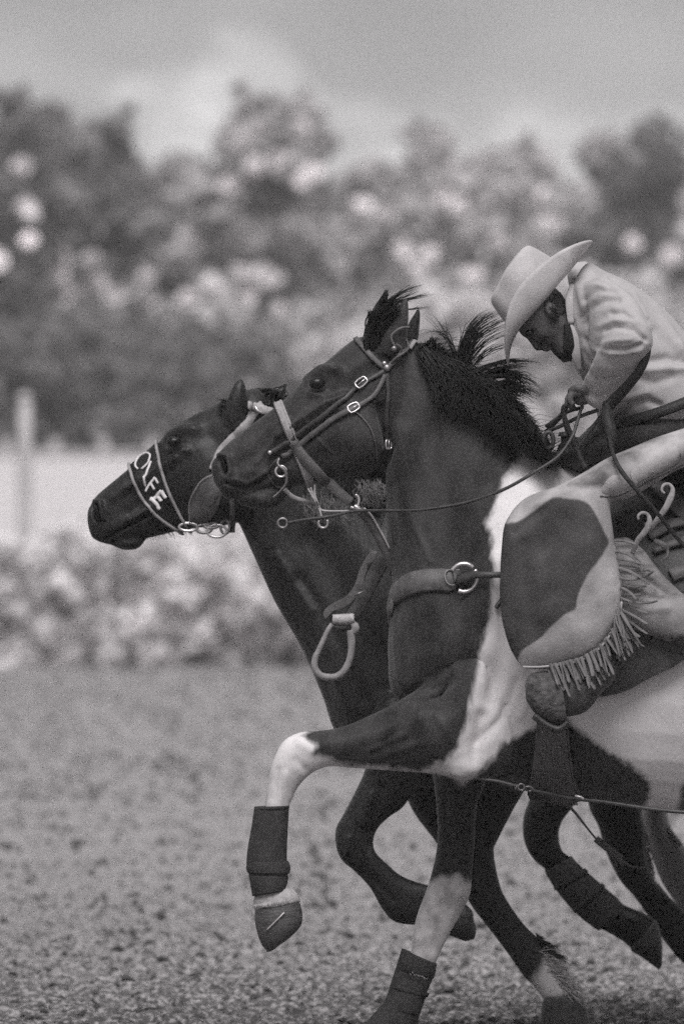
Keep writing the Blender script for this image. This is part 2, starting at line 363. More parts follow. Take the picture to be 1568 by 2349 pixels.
def limb(mb, a, b, r0, r1):
    mid = (Vector(a) + Vector(b)) / 2 + Vector((random.uniform(-.2, .2), random.uniform(-.2, .2), random.uniform(0, .25)))
    tube(mb, [a, mid, b], [r0, (r0 + r1) / 2, r1], n=3, k=6)
def tree(px, Y, top, wid, label, mcr, pale=(), base=1010, dens=1.0, seed=0, name='broadleaf_tree', leaf=.30, group='trees beyond the arena', m2=None, lumps=None):
    """px,top,wid in photo units at the tree's own distance; pale = clumps (px,py,r) with highlights put into leaf colour"""
    random.seed(seed + int(px)); s = S(Y); foot = Vector(((px - 784) * s, Y, 0)); H = CAM_H - (top - 1174.5) * s; hw = wid * s / 2 * 1.18
    root = empty(name, foot); tag(root, label, 'tree', group)
    tr = MB(); tube(tr, [foot - Vector((0, 0, .1)), foot + Vector((.1, 0, H * .25)), foot + Vector((-.1, .1, H * .55)), foot + Vector((0, 0, H * .85))], [.24, .2, .13, .04], n=4, k=8)
    cr = MB(); z0 = H * .12; nb = int(34 * dens) + 10
    for i in range(nb):
        t = (i + .5) / nb; z = z0 + (H - z0) * t ** .9
        w = hw * (math.sin(math.pi * min(.99, .18 + .72 * t)) ** .75) * random.uniform(.45, 1.0)
        if t > .93: w *= .35
        a = random.uniform(0, 2 * math.pi); c = foot + Vector((math.cos(a) * w, math.sin(a) * w * .8, z))
        r = random.uniform(.55, 1.0) * hw * .45
        if i % 3 == 0: limb(tr, foot + Vector((0, 0, z * .6)), c, .06, .02)
        leaf_cloud(cr, c, r, int(95 * dens), leaf, a=random.random())
        for _ in range(3):   # ragged sprigs
            q = c + Vector((random.uniform(-1, 1), random.uniform(-1, 1), random.uniform(-.2, 1.1))) * r * 1.15
            leaf_cloud(cr, q, r * .3, int(14 * dens), leaf * .8, a=random.random())
    if lumps:
        for (lx, ly, lr) in lumps: leaf_cloud(cr, ((lx - 784) * s, Y + random.uniform(-1, 1), CAM_H - (ly - 1174.5) * s), lr * s, int(110 * dens), leaf)
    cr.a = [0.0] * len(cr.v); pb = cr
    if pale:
        for (lx, ly, lr) in pale:  # sunlit leaf glints and sky gaps put into pale leaf colour
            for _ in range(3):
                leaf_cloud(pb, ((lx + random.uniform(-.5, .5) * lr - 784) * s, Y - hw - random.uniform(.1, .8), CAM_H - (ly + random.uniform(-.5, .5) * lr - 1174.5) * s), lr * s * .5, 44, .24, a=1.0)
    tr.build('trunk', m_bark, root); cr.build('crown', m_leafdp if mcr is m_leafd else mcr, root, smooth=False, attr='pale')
    return root
TR = [ # px, Y, top, width, label, mat, painted highlight clumps
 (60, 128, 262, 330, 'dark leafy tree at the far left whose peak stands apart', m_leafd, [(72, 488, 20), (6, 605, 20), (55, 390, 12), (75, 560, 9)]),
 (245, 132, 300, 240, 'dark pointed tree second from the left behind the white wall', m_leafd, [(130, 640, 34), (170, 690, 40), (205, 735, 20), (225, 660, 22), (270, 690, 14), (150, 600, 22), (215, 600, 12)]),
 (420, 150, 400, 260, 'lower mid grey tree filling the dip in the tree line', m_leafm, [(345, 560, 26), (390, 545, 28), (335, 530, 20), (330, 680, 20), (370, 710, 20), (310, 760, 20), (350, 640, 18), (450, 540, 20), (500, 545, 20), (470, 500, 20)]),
 (600, 140, 262, 330, 'tall loose tree with sunlit-toned clusters left of the riding horse ears', m_leafm, [(590, 395, 28), (545, 345, 16), (720, 400, 24), (700, 420, 18), (440, 690, 22), (490, 665, 24), (560, 330, 14), (640, 375, 18), (530, 430, 18), (570, 680, 28), (620, 640, 26), (640, 720, 24), (560, 640, 20), (600, 300, 14)]),
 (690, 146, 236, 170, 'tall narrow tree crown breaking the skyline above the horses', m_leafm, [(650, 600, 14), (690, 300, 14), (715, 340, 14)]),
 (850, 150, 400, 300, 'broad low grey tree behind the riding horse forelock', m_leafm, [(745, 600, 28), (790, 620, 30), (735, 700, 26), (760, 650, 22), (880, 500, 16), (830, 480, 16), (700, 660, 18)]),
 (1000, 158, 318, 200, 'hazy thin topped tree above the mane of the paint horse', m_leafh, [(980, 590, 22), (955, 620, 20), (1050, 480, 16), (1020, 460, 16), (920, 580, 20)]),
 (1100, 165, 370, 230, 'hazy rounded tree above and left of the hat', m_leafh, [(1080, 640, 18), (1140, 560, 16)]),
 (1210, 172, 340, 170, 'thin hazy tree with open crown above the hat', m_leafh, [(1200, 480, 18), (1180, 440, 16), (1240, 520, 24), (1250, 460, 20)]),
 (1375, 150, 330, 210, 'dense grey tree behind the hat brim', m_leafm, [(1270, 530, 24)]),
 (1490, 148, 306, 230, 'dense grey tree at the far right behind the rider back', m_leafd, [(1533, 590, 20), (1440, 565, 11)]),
]
for i, (px, Y, top, wd, lab, mc, pale) in enumerate(TR):
    tree(px, Y, top, wd, lab, mc, pale, dens=1.25 if mc is m_leafd else 1.0, seed=i * 13)
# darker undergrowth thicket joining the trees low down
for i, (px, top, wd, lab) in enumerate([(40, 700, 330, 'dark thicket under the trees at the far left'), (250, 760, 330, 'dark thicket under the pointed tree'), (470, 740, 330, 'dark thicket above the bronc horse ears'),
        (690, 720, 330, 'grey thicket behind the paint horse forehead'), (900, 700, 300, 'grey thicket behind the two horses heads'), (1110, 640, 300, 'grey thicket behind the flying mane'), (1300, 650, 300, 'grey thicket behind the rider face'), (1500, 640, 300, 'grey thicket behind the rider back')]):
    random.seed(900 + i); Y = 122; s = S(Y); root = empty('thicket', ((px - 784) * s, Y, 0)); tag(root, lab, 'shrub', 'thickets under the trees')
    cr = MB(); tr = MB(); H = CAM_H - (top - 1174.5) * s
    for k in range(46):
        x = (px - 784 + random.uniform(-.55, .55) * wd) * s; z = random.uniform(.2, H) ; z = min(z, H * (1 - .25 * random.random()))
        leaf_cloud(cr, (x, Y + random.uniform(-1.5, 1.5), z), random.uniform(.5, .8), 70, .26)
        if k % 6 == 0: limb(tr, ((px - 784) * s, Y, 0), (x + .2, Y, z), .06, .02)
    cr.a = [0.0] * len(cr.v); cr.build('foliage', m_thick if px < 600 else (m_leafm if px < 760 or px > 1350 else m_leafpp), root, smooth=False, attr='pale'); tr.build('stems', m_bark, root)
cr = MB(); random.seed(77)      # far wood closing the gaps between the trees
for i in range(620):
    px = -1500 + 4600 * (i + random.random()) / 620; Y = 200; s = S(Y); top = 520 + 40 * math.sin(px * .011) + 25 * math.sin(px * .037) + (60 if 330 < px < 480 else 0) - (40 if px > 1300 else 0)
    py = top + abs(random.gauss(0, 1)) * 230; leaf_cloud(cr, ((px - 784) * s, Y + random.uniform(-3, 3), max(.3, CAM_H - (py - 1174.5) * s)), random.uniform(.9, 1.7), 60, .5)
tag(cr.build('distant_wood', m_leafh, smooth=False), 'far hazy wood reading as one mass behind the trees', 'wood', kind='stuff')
# long white panel wall
m_white = mat('white_panel', .72, rough=.7, var=.04, vscale=.4); m_post = mat('pale_post', .5, rough=.8, var=.15, vscale=3)
def box(mb, x0, x1, y0, y1, z0, z1):
    V = [(x, y, z) for z in (z0, z1) for y in (y0, y1) for x in (x0, x1)]
    mb.add(V, [(0, 2, 3, 1), (4, 5, 7, 6), (0, 1, 5, 4), (2, 6, 7, 3), (0, 4, 6, 2), (1, 3, 7, 5)])
YW = 108; s = S(YW); zt = CAM_H - (1042 - 1174.5) * s
wall = empty('panel_wall', ((300 - 784) * s, YW, 0)); tag(wall, 'long low white panel wall standing behind the shrubs', 'wall')
mb = MB(); box(mb, -16, 9, YW - .08, YW + .08, 0, zt); mb.build('panel', m_white, wall, smooth=False)
mb = MB(); box(mb, -16, 9, YW - .12, YW + .12, zt, zt + .06); mb.build('cap_rail', m_post, wall, smooth=False)
for px in (14, 126, 238, 350, 462):
    x = (px - 784) * s; mb = MB(); box(mb, x - .07, x + .07, YW + .13, YW + .25, 0, zt + .24); mb.build('post', m_post, wall, smooth=False)
# tall pale pole and short fence posts among the shrubs
def post(px, Y, top, r, lab, nm='fence_post'):
    s = S(Y); f = Vector(((px - 784) * s, Y, -.05)); H = CAM_H - (top - 1174.5) * s; mb = MB()
    tube(mb, [f, f + Vector((0, 0, H * .5)), f + Vector((.01, 0, H))], [r * 1.1, r, r * .95], n=2, k=10)
    tube(mb, [f + Vector((0, 0, H)), f + Vector((0, 0, H + r))], [r * 1.25, r * .5], n=2, k=10)
    return tag(mb.build(nm, m_post), lab, 'post')
post(56, 72, 905, .075, 'tall pale pole at the left edge in front of the white wall', 'tall_pole')
for px, lab in ((128, 'pale fence post at the left edge, nearest the tall pole'), (176, 'pale fence post second to the right of the tall pole')):
    post(px, 66, 1290, .05, lab)
# shrubs along the arena edge
SH = [(-30, 'pale shrub cut by the left edge beyond the arena'), (95, 'pale shrub between the tall pole and the fence posts'), (215, 'pale round shrub under the muzzle of the bronc horse'), (330, 'mottled shrub below the bronc horse chin'),
      (450, 'pale leafy shrub below the bronc horse throat'), (560, 'mottled shrub just left of the bronc horse chest'), (670, 'pale shrub behind the bronc horse chest')]
for i, (px, lab) in enumerate(SH + [(790, 'shrub hidden behind the horses chests'), (1000, 'shrub hidden behind the paint horse shoulder'), (1200, 'shrub hidden behind the leather chaps'), (1400, 'shrub hidden behind the saddle'), (1600, 'shrub hidden beyond the right edge')]):
    random.seed(500 + i); Y = 62 + (i % 3) * 1.5; s = S(Y); root = empty('shrub', ((px - 784) * s, Y, 0)); tag(root, lab, 'shrub', 'shrubs along the arena edge')
    top = 1215 + random.uniform(-15, 30); H = CAM_H - (top - 1174.5) * s; a = MB(); b = MB(); t = MB()
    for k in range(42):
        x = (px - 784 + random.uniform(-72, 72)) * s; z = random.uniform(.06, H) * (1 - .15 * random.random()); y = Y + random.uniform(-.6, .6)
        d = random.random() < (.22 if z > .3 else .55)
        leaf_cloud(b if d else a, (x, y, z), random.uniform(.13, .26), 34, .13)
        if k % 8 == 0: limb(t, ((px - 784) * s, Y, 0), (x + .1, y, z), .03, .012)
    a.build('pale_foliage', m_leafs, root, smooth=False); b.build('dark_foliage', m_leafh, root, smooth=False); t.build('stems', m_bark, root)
random.seed(3)
hz = MB(); box(hz, -1500, 1500, -1800, 1500, -1.2, 17)
hm = bpy.data.materials.new('haze'); hm.use_nodes = True; N = hm.node_tree.nodes; N.clear()
ho = N.new('ShaderNodeOutputMaterial'); pv = N.new('ShaderNodeVolumePrincipled'); pv.inputs['Color'].default_value = (.98, .97, .975, 1); pv.inputs['Density'].default_value = .0009
hm.node_tree.links.new(pv.outputs[0], ho.inputs['Volume'])
HAZE = tag(hz.build('haze', hm, smooth=False), 'thin dusty haze over the arena', 'haze', kind='stuff')
# ------------------------------------------------------------------ horses
PY, FY, TY = 0.0, 1.25, 2.35
m_coatP = mat('coat_paint', .033, rough=.55, spec=.20, var=.5, vscale=15, bump=.0012, bscale=120, stretch=(1, 1, .35, (0, R(35), 0)), sheen=.10, bump2=.0055, b2scale=17, v2=.75, v2scale=45, v2t=(-.002, .022), attr='white')
m_coatF = mat('coat_bay', .015, rough=.48, spec=.32, var=.5, vscale=12, bump=.001, bscale=120, stretch=(1, 1, .35, (0, R(35), 0)), sheen=.04, bump2=.0055, b2scale=15, v2=.52, v2scale=45, v2t=(-.002, .03), attr='white')
m_coatT = mat('coat_black', .008, rough=.45, spec=.25, var=.3, vscale=6, bump=.001, bscale=120, sheen=.0, v2=.26, v2scale=30, v2t=(-.01, .04), attr='white')
m_hair = mat('horse_hair', .009, rough=.45, spec=.35, var=.4, vscale=30)
m_hairm = mat('horse_hair_mid', .10, rough=.5, spec=.35, var=.4, vscale=30)
m_hoof = mat('hoof', .055, rough=.5, spec=.4, var=.35, vscale=25, bump=.002, bscale=90, stretch=(1, 1, 3))
m_hoofd = mat('hoof_dark', .03, rough=.5, spec=.4, var=.35, vscale=25, bump=.002, bscale=90)
m_eye = mat('eye', .006, rough=.3, spec=.3, var=.0)
m_inner = mat('nostril', .008, rough=.7, spec=.2, var=.1)  # near-black fill carries the shade inside the nostrils
m_mouth = m_inner

def eye_part(root, px, py, y, r, yc, lid=True):
    c = W(px, py, yc); c.y = y; mb = MB(); V = []; F = []; n = 12
    for i in range(n + 1):
        th = math.pi * i / n
        for j in range(16): ph = 2 * math.pi * j / 16; V.append((c.x + r * 1.15 * math.sin(th) * math.cos(ph), c.y + r * math.cos(th) * .8, c.z + r * .85 * math.sin(th) * math.sin(ph)))
    for i in range(n):
        for j in range(16): F.append((i * 16 + j, i * 16 + (j + 1) % 16, (i + 1) * 16 + (j + 1) % 16, (i + 1) * 16 + j))
    mb.add(V, F); mb.build('eye', m_eye, root)
def hairs(mb, roots, dirfn, n, r=.0016, seg=7, seed=0):
    """strands: roots = list of (px,py) line, dirfn(t, rng) -> list of photo offsets [(dx,dy,dyworld)...]"""
    rg = random.Random(seed)
    for i in range(n):
        t = rg.random(); pts = dirfn(t, rg); k = len(pts)
        tube(mb, pts, [r * (1 - .85 * (j / (k - 1)) ** 1.5) for j in range(k)], n=3, k=4, a=rg.random())
def hoof(root, st, yc, m=m_hoof, name='hoof'):
    mb = MB(); loft(mb, st, yc, n=4, ring=20, e=2.3); return mb.build(name, m, root)

# ================= paint horse (nearest)
P = empty('paint_horse', W(1300, 1500, 0)); tag(P, 'brown and white paint horse galloping nearest the camera under the rider', 'horse')
mb = MB()
loft(mb, [(494,1052,501,1120,.030),(505,1034,520,1146,.045),(533,1008,556,1140,.054),(583,969,610,1122,.060),(626,937,662,1116,.066),(665,903,712,1112,.078),(705,861,765,1098,.094),(749,828,818,1094,.100),(790,793,868,1074,.096),(826,772,905,1010,.086),(880,772,930,960,.07)], -.02, ring=26, e=2.25)
loft(mb, [(548,1128,556,1160,.026),(580,1116,594,1168,.036),(618,1108,634,1163,.034),(650,1100,664,1128,.025)], -.02)
loft(mb, [(858,778,884,1050,.070),(905,778,884,1095,.076),(960,795,886,1180,.085),(1030,832,888,1265,.102),(1110,905,900,1345,.13),(1185,985,893,1430,.165),(1270,1052,890,1510,.205),(1400,1090,902,1600,.235),(1480,1105,985,1720,.25)], 0, ring=28)
loft(mb, [(1300,1070,930,1640,.23),(1400,1090,1090,1775,.265),(1500,1110,1270,1828,.29),(1650,1130,1470,1850,.31),(1800,1130,1650,1865,.32),(1950,1110,1850,1845,.31),(2100,1080,2010,1770,.30),(2250,1090,2150,1690,.28),(2370,1170,2290,1560,.2),(2410,1270,2390,1450,.1)], 0, ring=30)
# raised near foreleg
loft(mb, [(1080,1480,1180,1770,.085),(985,1560,1085,1790,.092),(912,1608,990,1776,.082),(850,1640,890,1768,.066),(785,1667,815,1763,.052),(728,1677,755,1759,.046),(688,1680,722,1770,.046),(650,1700,697,1790,.045),(626,1745,680,1812,.039),(613,1800,669,1836,.033),(607,1850,662,1856,.030),(598,1920,652,1924,.029),(590,1985,652,1990,.033),(586,2018,662,2022,.038),(592,2050,664,2046,.034),(588,2084,682,2064,.037)], -.17, n=7)
# planted far foreleg
loft(mb, [(960,1600,1130,1700,.10),(985,1740,1112,1800,.085),(1000,1850,1094,1850,.062),(1002,1935,1088,1940,.052),(990,2000,1082,2010,.049),(974,2050,1078,2052,.047),(957,2096,1058,2095,.040),(946,2140,1030,2145,.034),(940,2190,1003,2200,.030),(915,2250,985,2262,.030),(880,2305,962,2325,.035),(852,2345,930,2370,.032),(820,2385,905,2405,.038)], .17, n=7)
# hind legs reaching back (outside the frame)
for yc, dx in ((-.17, 0), (.17, 120)):
    loft(mb, [(2330+dx,1250,2050+dx,1480,.12),(2330+dx,1480,2050+dx,1700,.12),(2330+dx,1700,2140+dx,1800,.08),(2360+dx,1880,2250+dx,1920,.05),(2400+dx,2010,2320+dx,2020,.042),(2440+dx,2180,2380+dx,2200,.032),(2480+dx,2280,2410+dx,2310,.036),(2530+dx,2330,2470+dx,2370,.036)], yc)
# ears
loft(mb, [(860,805,925,812,.028),(872,775,930,788,.030),(890,742,935,756,.026),(908,712,937,722,.018),(922,691,937,696,.009),(929,681,934,683,.004)], -.075, n=5, ring=14)
loft(mb, [(915,805,952,815,.024),(925,770,958,785,.026),(936,742,962,752,.022),(950,718,964,724,.013),(957,706,963,709,.005)], .045, n=5, ring=14)
me = remesh(mb, .0062, 3)
refine(me, lambda x, y, z: x < W(905,0).x and z > W(0,1180).z and y < .03)
sculpt(me, [  # head
 ([(700,866),(735,847),(770,850)], .014, .016), ([(712,902),(742,908)], .012, .008), ([(727,880)], .018, -.016), ([(765,905),(800,900)], .03, -.008),
 ([(790,905),(745,925),(690,965),(640,1000)], .011, .011), ([(640,1000),(590,1040),(545,1070)], .022, -.006), ([(770,960),(700,1010),(640,1060)], .022, -.010), ([(660,960),(620,1020),(590,1060)], .008, .005), ([(700,940),(660,1000),(650,1060)], .006, .004),
 ([(825,1010)], .07, .024), ([(760,1040),(700,1060)], .035, -.008), ([(872,940),(892,1030),(870,1085)], .016, -.020),
 ([(800,880),(850,850)], .03, -.008), ([(780,830),(830,800)], .03, -.004),
 ([(509,1056),(514,1080)], .009, -.026), ([(500,1044),(524,1048),(529,1085)], .007, .011), ([(518,1108),(560,1120),(618,1090)], .0045, -.010), ([(530,1098),(570,1108),(610,1082)], .008, .005), ([(570,1130),(620,1104)], .006, .004), ([(540,1090),(590,1080)], .02, .004),
 ([(565,1140),(600,1150)], .02, .006),
 # neck, shoulder, breast
 ([(930,1000),(935,1150),(950,1300),(970,1400)], .035, .010), ([(890,1120),(900,1250)], .02, -.008), ([(985,1010),(1010,1180),(1050,1330)], .05, -.012),
 ([(1110,1120),(1060,1280),(1000,1420)], .045, -.012), ([(1210,1130),(1130,1300),(1020,1500)], .05, .016), ([(1150,1300),(1080,1450)], .05, .012),
 ([(905,1420),(925,1540),(960,1620)], .04, .012), ([(980,1480),(1000,1600)], .03, -.014), ([(905,1605),(960,1590),(1030,1560)], .018, -.014),
 ([(1190,1240),(1150,1480),(1120,1600)], .028, -.012), ([(1100,1500),(1060,1620),(1000,1680)], .05, .016),
 ([(1080,1750),(1050,1770)], .025, .014), ([(1100,1640),(1085,1740)], .018, -.014),
 ([(950,1650),(850,1690),(760,1710)], .028, .008), ([(980,1745),(880,1752),(780,1748)], .010, -.006), ([(960,1700),(860,1735),(790,1742)], .010, .004),
 ([(690,1700),(720,1720)], .014, .005), ([(680,1740),(700,1760)], .010, -.004), ([(640,1760),(625,1830)], .006, -.003), ([(655,1770),(640,1850)], .007, .003),
 ([(1200,1640),(1260,1700),(1300,1780)], .05, -.006), ([(1350,1620),(1450,1750)], .06, .006),
 ([(1180,1560),(1150,1640),(1090,1700)], .012, -.006), ([(1230,1540),(1190,1640)], .012, .005), ([(1010,1560),(940,1640),(880,1700)], .012, -.006), ([(930,1680),(840,1720)], .006, .004), ([(1000,1640),(1040,1700)], .008, .004),
 ([(930,1110),(950,1200),(985,1290)], .006, .0035), ([(1060,1180),(1010,1300)], .02, -.006), ([(1120,1230),(1080,1330)], .014, .006), ([(700,960),(720,1000),(760,1040)], .004, .003)], -.02, k=1.3)
sculpt(me, [([(1040,1800),(1045,1920)], .012, .006), ([(1020,1820),(1022,1940)], .008, -.004), ([(1060,1830),(1062,1960)], .008, -.004), ([(1030,2030)], .02, .005), ([(1015,2070),(990,2180)], .007, -.004), ([(965,2100),(950,2190)], .007, .003), ([(1040,2080),(1005,2190)], .007, .003)], .17)
co, no = arr(me); X, Z = co[:, 0], co[:, 2]
def pl(p, yc=0.0): return toplane(p, yc)
wb = polysdf(X, Z, pl([(1205,1030),(1180,1075),(1160,1100),(1132,1170),(1116,1200),(1128,1225),(1132,1330),(1126,1420),(1104,1480),(1090,1560),(1072,1650),(1048,1708),(1018,1742),(970,1764),(1040,1775),(1060,1800),(1085,1775),(1115,1742),(1150,1695),(1190,1678),(1235,1655),(1290,1640),(1330,1672),(1400,1722),(1465,1762),(1492,1796),(1480,1860),(1475,1960),(1545,1960),(1548,1850),(1550,1800),(1580,1760),(1680,1760),(1760,1960),(2100,1960),(2100,1500),(1900,1400),(1900,1000),(1700,980),(1400,1000)]))
leg = polysdf(X, Z, pl([(712,1665),(690,1690),(720,1712),(712,1730),(752,1745),(775,1752),(830,1760),(905,1768),(985,1776),(960,1800),(700,1830),(690,2150),(540,2150),(540,1760),(640,1650)], -.17))
leg2 = polysdf(X, Z, pl([(940,2022),(975,2012),(990,2024),(1010,2014),(1030,2022),(1050,2012),(1075,2026),(1130,2020),(1130,2500),(700,2500),(860,2050)], .17))
wf = np.maximum(np.where(X > W(1010,1780).x, wb, wb), np.maximum(np.where(co[:, 1] < .02, leg, -1), np.where(co[:, 1] > .02, leg2, -1)))
setattr_f(me, 'white', wf); setattr_f(me, 'dust', np.interp(Z, [W(0,2060).z, W(0,1980).z, W(0,1780).z, W(0,1690).z], [.9, .75, .55, 0]) * np.clip((W(1130,0).x - X) / .04, 0, 1))
link('body', me, m_coatP, P)
eye_part(P, 727, 880, -.108, .019, -.02)
mb = MB(); c = W(511,1066,-.02); c.y = -.046; loft(mb, [(506,1052,516,1056,.012),(508,1064,520,1068,.014),(512,1078,520,1084,.008)], c.y, n=3, ring=12); mb.build('nostril', m_inner, P)
eye_part(P, 727, 880, .072, .021, -.02)
hoof(P, [(585,2080,684,2062,.040),(584,2110,693,2094,.048),(590,2142,690,2124,.050),(600,2168,664,2152,.040),(611,2182,634,2174,.022)], -.17)
mb = MB(); tube(mb, [W(652,2094,-.219), W(634,2112,-.222), W(612,2134,-.218)], .0026, n=4, k=6); mb.build('horseshoe', mat('shoe_iron', .5, rough=.4, metal=.6, var=.2, vscale=60), P)
mb = MB(); loft(mb, [(584,2052,681,2050,.040),(581,2070,687,2062,.043),(584,2090,686,2078,.041)], -.17, n=3, ring=20)
for i in range(260):
    a = random.random() * 2 * math.pi; c = W(633 + 50 * math.cos(a), 2066 - 4 * math.cos(a) * 2, -.17); c.y += -.042 * math.sin(a)
    tube(mb, [c, c + Vector((.006 * math.cos(a), -.006 * math.sin(a), -.012))], [.0016, .0004], n=0, k=4)
mb.build('coronet_fur', mat('pale_fur', .36, rough=.8, var=.2, vscale=60, bump=.003, bscale=150), P)
hoof(P, [(818,2392,905,2408,.040),(800,2420,906,2428,.050),(786,2440,905,2441,.055)], .17)
for dx, yc in ((0, -.17), (120, .17)): hoof(P, [(2480+dx,2330,2560+dx,2380,.038),(2470+dx,2372,2570+dx,2420,.05)], yc)
# mane: dense locks streaming back from the crest, plus loose flying strands
def bez(px, w):
    return [W(*p) for p in px]
rg = random.Random(5); mb = MB()
crest = cat([(960,800),(1000,815),(1050,845),(1110,900),(1170,965),(1225,1020),(1262,1052)], 8)
def strand(mb, p0, p1, p2, y0, r, rg, wob=8, a=None):
    pts = []
    for j in range(6):
        t = j / 5; x = (1-t)**2*p0[0]+2*t*(1-t)*p1[0]+t*t*p2[0]; y = (1-t)**2*p0[1]+2*t*(1-t)*p1[1]+t*t*p2[1]
        x += rg.gauss(0, wob) * t; y += rg.gauss(0, wob) * t
        pts.append(W(x, y, y0[0] * (1 - t) + y0[1] * t))
    tube(mb, pts, [r * q for q in (1, 1, .9, .75, .5, .15)], n=3, k=4, a=rg.random())
# lying mane on near side: from crest down-back
for i in range(3000):
    t = rg.random() ** .9; k = int(t * (len(crest) - 1)); c = crest[k]; L = rg.uniform(.55, 1.0)
    # target envelope: dark mass between crest and lower edge (950,800)->(1090,1010)->(1260,1060), outer (1120,830)->(1240,960)->(1265,1040)
    down = (c[0] + rg.uniform(25, 95) * (1.1 - t * .4), c[1] + rg.uniform(60, 170) * (1 - .72 * t))
    mid = (c[0] + rg.uniform(0, 50), c[1] + rg.uniform(5, 60) * (1 - t * .6))
    if down[0] > 1262: down = (1262 - rg.uniform(0, 10), down[1])
    if down[1] > 1068: down = (down[0], 1068 - rg.uniform(0, 14))
    w0 = -.02 - .05 * rg.random(); near = -.10 - .10 * t - .05 * rg.random()
    strand(mb, (c[0] + rg.gauss(0, 5), c[1] + rg.gauss(0, 5)), mid, down, (w0, near), rg.uniform(.0011, .0022), rg, 6)
# outer bulk above the crest, blown back
for i in range(900):
    t = rg.random(); k = int((.15 + .8 * t) * (len(crest) - 1)); c = crest[k]
    e = cat([(1045,825),(1110,858),(1175,898),(1222,945),(1248,992),(1264,1040)], 6); q = e[int(min(.999, t ** .8) * len(e))]
    q = (q[0] - rg.random() ** 2 * 60, q[1] + rg.random() * 26)
    strand(mb, (c[0], c[1] + rg.gauss(0, 6)), ((c[0] + q[0]) / 2 - 2, min(c[1], q[1]) - 2 + rg.gauss(0, 5)), q, (rg.uniform(-.04, .04), rg.uniform(-.09, .07)), rg.uniform(.0014, .0025), rg, 5)
# tuft behind the ears
for i in range(260):
    x = rg.uniform(955, 1040); strand(mb, (x, 805 + (x - 955) * .35 + rg.gauss(0, 5)), (x - 3, 780 + (x - 955) * .3), (990 + (x - 990) * .45 + rg.gauss(0, 4), 768 + abs(x - 992) * .75 + rg.uniform(0, 18)), (rg.uniform(-.04, .04), rg.uniform(-.05, .05)), .0026, rg, 2)
# long flying locks: bundles (start, control, end, spread, count)
for (a_, b_, c_, spd, n_) in [((1048,845),(1058,748),(1150,716),3,26),((1053,848),(1066,758),(1172,728),2.5,20),((1060,850),(1076,764),(1190,742),2.5,12),((1066,853),(1088,778),(1186,756),3,12),((1075,856),(1105,800),(1190,786),3,10),((1082,858),(1150,818),(1238,830),2.5,26),((1095,864),(1165,836),(1215,842),4,26),
        ((1100,868),(1180,842),(1243,884),7,46),((1120,888),(1180,868),(1236,898),7,34),((1130,900),(1190,885),(1232,912),7,28),((1040,835),(1032,770),(1020,722),2,4),((1050,840),(1040,745),(1000,762),5,6),((1046,842),(1060,790),(1090,745),5,6)]:
    for i in range(int(n_ * 1.5)):
        f = rg.gauss(0, 1.15); strand(mb, (a_[0] + rg.gauss(0, 4), a_[1] + rg.gauss(0, 4)), (b_[0] + f * spd * .4, b_[1] + f * spd * .8), (c_[0] + rg.uniform(-60, 8), c_[1] + f * spd), (rg.uniform(-.03, .03), rg.uniform(-.06, .06)), .0010, rg, 2.2)
for i in range(150):     # flyaways along the crest
    k = rg.randrange(2, len(crest)); c = crest[k]; L = rg.uniform(20, 90); strand(mb, (c[0], c[1]), (c[0] + L * .3, c[1] - L * rg.uniform(.2, .7)), (c[0] + L, c[1] - L * rg.uniform(-.1, .5)), (rg.uniform(-.04, .02), rg.uniform(-.1, .06)), .0008, rg, 3)
mb.build('mane', m_hair, P)
# forelock: tuft between the ears, tips blown up and back
mb = MB()
for i in range(950):
    x = rg.uniform(826, 890); f = rg.random()
    tip = (886 + rg.gauss(0, 1.5), 664 + rg.uniform(0, 36) ** 1.0) if f < .5 else ((915 + rg.gauss(0, 7), 690 + rg.uniform(0, 40)) if f < .72 else (rg.uniform(842, 878), rg.uniform(708, 745)))
    strand(mb, (x + 6, 792 + rg.gauss(0, 8)), (838 + (x - 824) * .55 + rg.gauss(0, 4), 736 + rg.gauss(0, 6)), tip, (rg.uniform(-.09, .02), rg.uniform(-.12, -.02)), .0021, rg, 1.8)
for (b_, c_, n_) in [((905,672),(965,655),16),((905,690),(955,668),10),((925,688),(990,676),12),((930,715),(985,702),8),((915,680),(940,690),8)]:
    for i in range(n_): strand(mb, (880 + rg.gauss(0, 4), 705 + rg.gauss(0, 5)), (b_[0], b_[1] + rg.gauss(0, 2)), (c_[0] + rg.uniform(-25, 6), c_[1] + rg.gauss(0, 3)), (-.03, rg.uniform(-.06, .02)), .0011, rg, 1)
mb.build('forelock', m_hair, P)
# chin whiskers
mb = MB()
for i in range(60):
    x = rg.uniform(500, 720); y = np.interp(x, [500, 520, 560, 612, 641, 720], [1122, 1146, 1160, 1169, 1158, 1114]); c = W(x, y - 3, -.02)
    tube(mb, [c, c + Vector((rg.uniform(-.004, .012), rg.uniform(-.01, .01), -rg.uniform(.008, .02)))], [.0006, .0002], n=0, k=3)
mb.build('whiskers', m_hairm, P)
# tail streaming behind
mb = MB()
for i in range(500):
    strand(mb, (2400 + rg.gauss(0, 5), 1200 + rg.gauss(0, 10)), (2620, 1120 + rg.gauss(0, 30)), (2900 + rg.gauss(0, 60), 1420 + rg.gauss(0, 70)), (0, rg.uniform(-.1, .1)), .003, rg, 5)
mb.build('tail', m_hair, P)

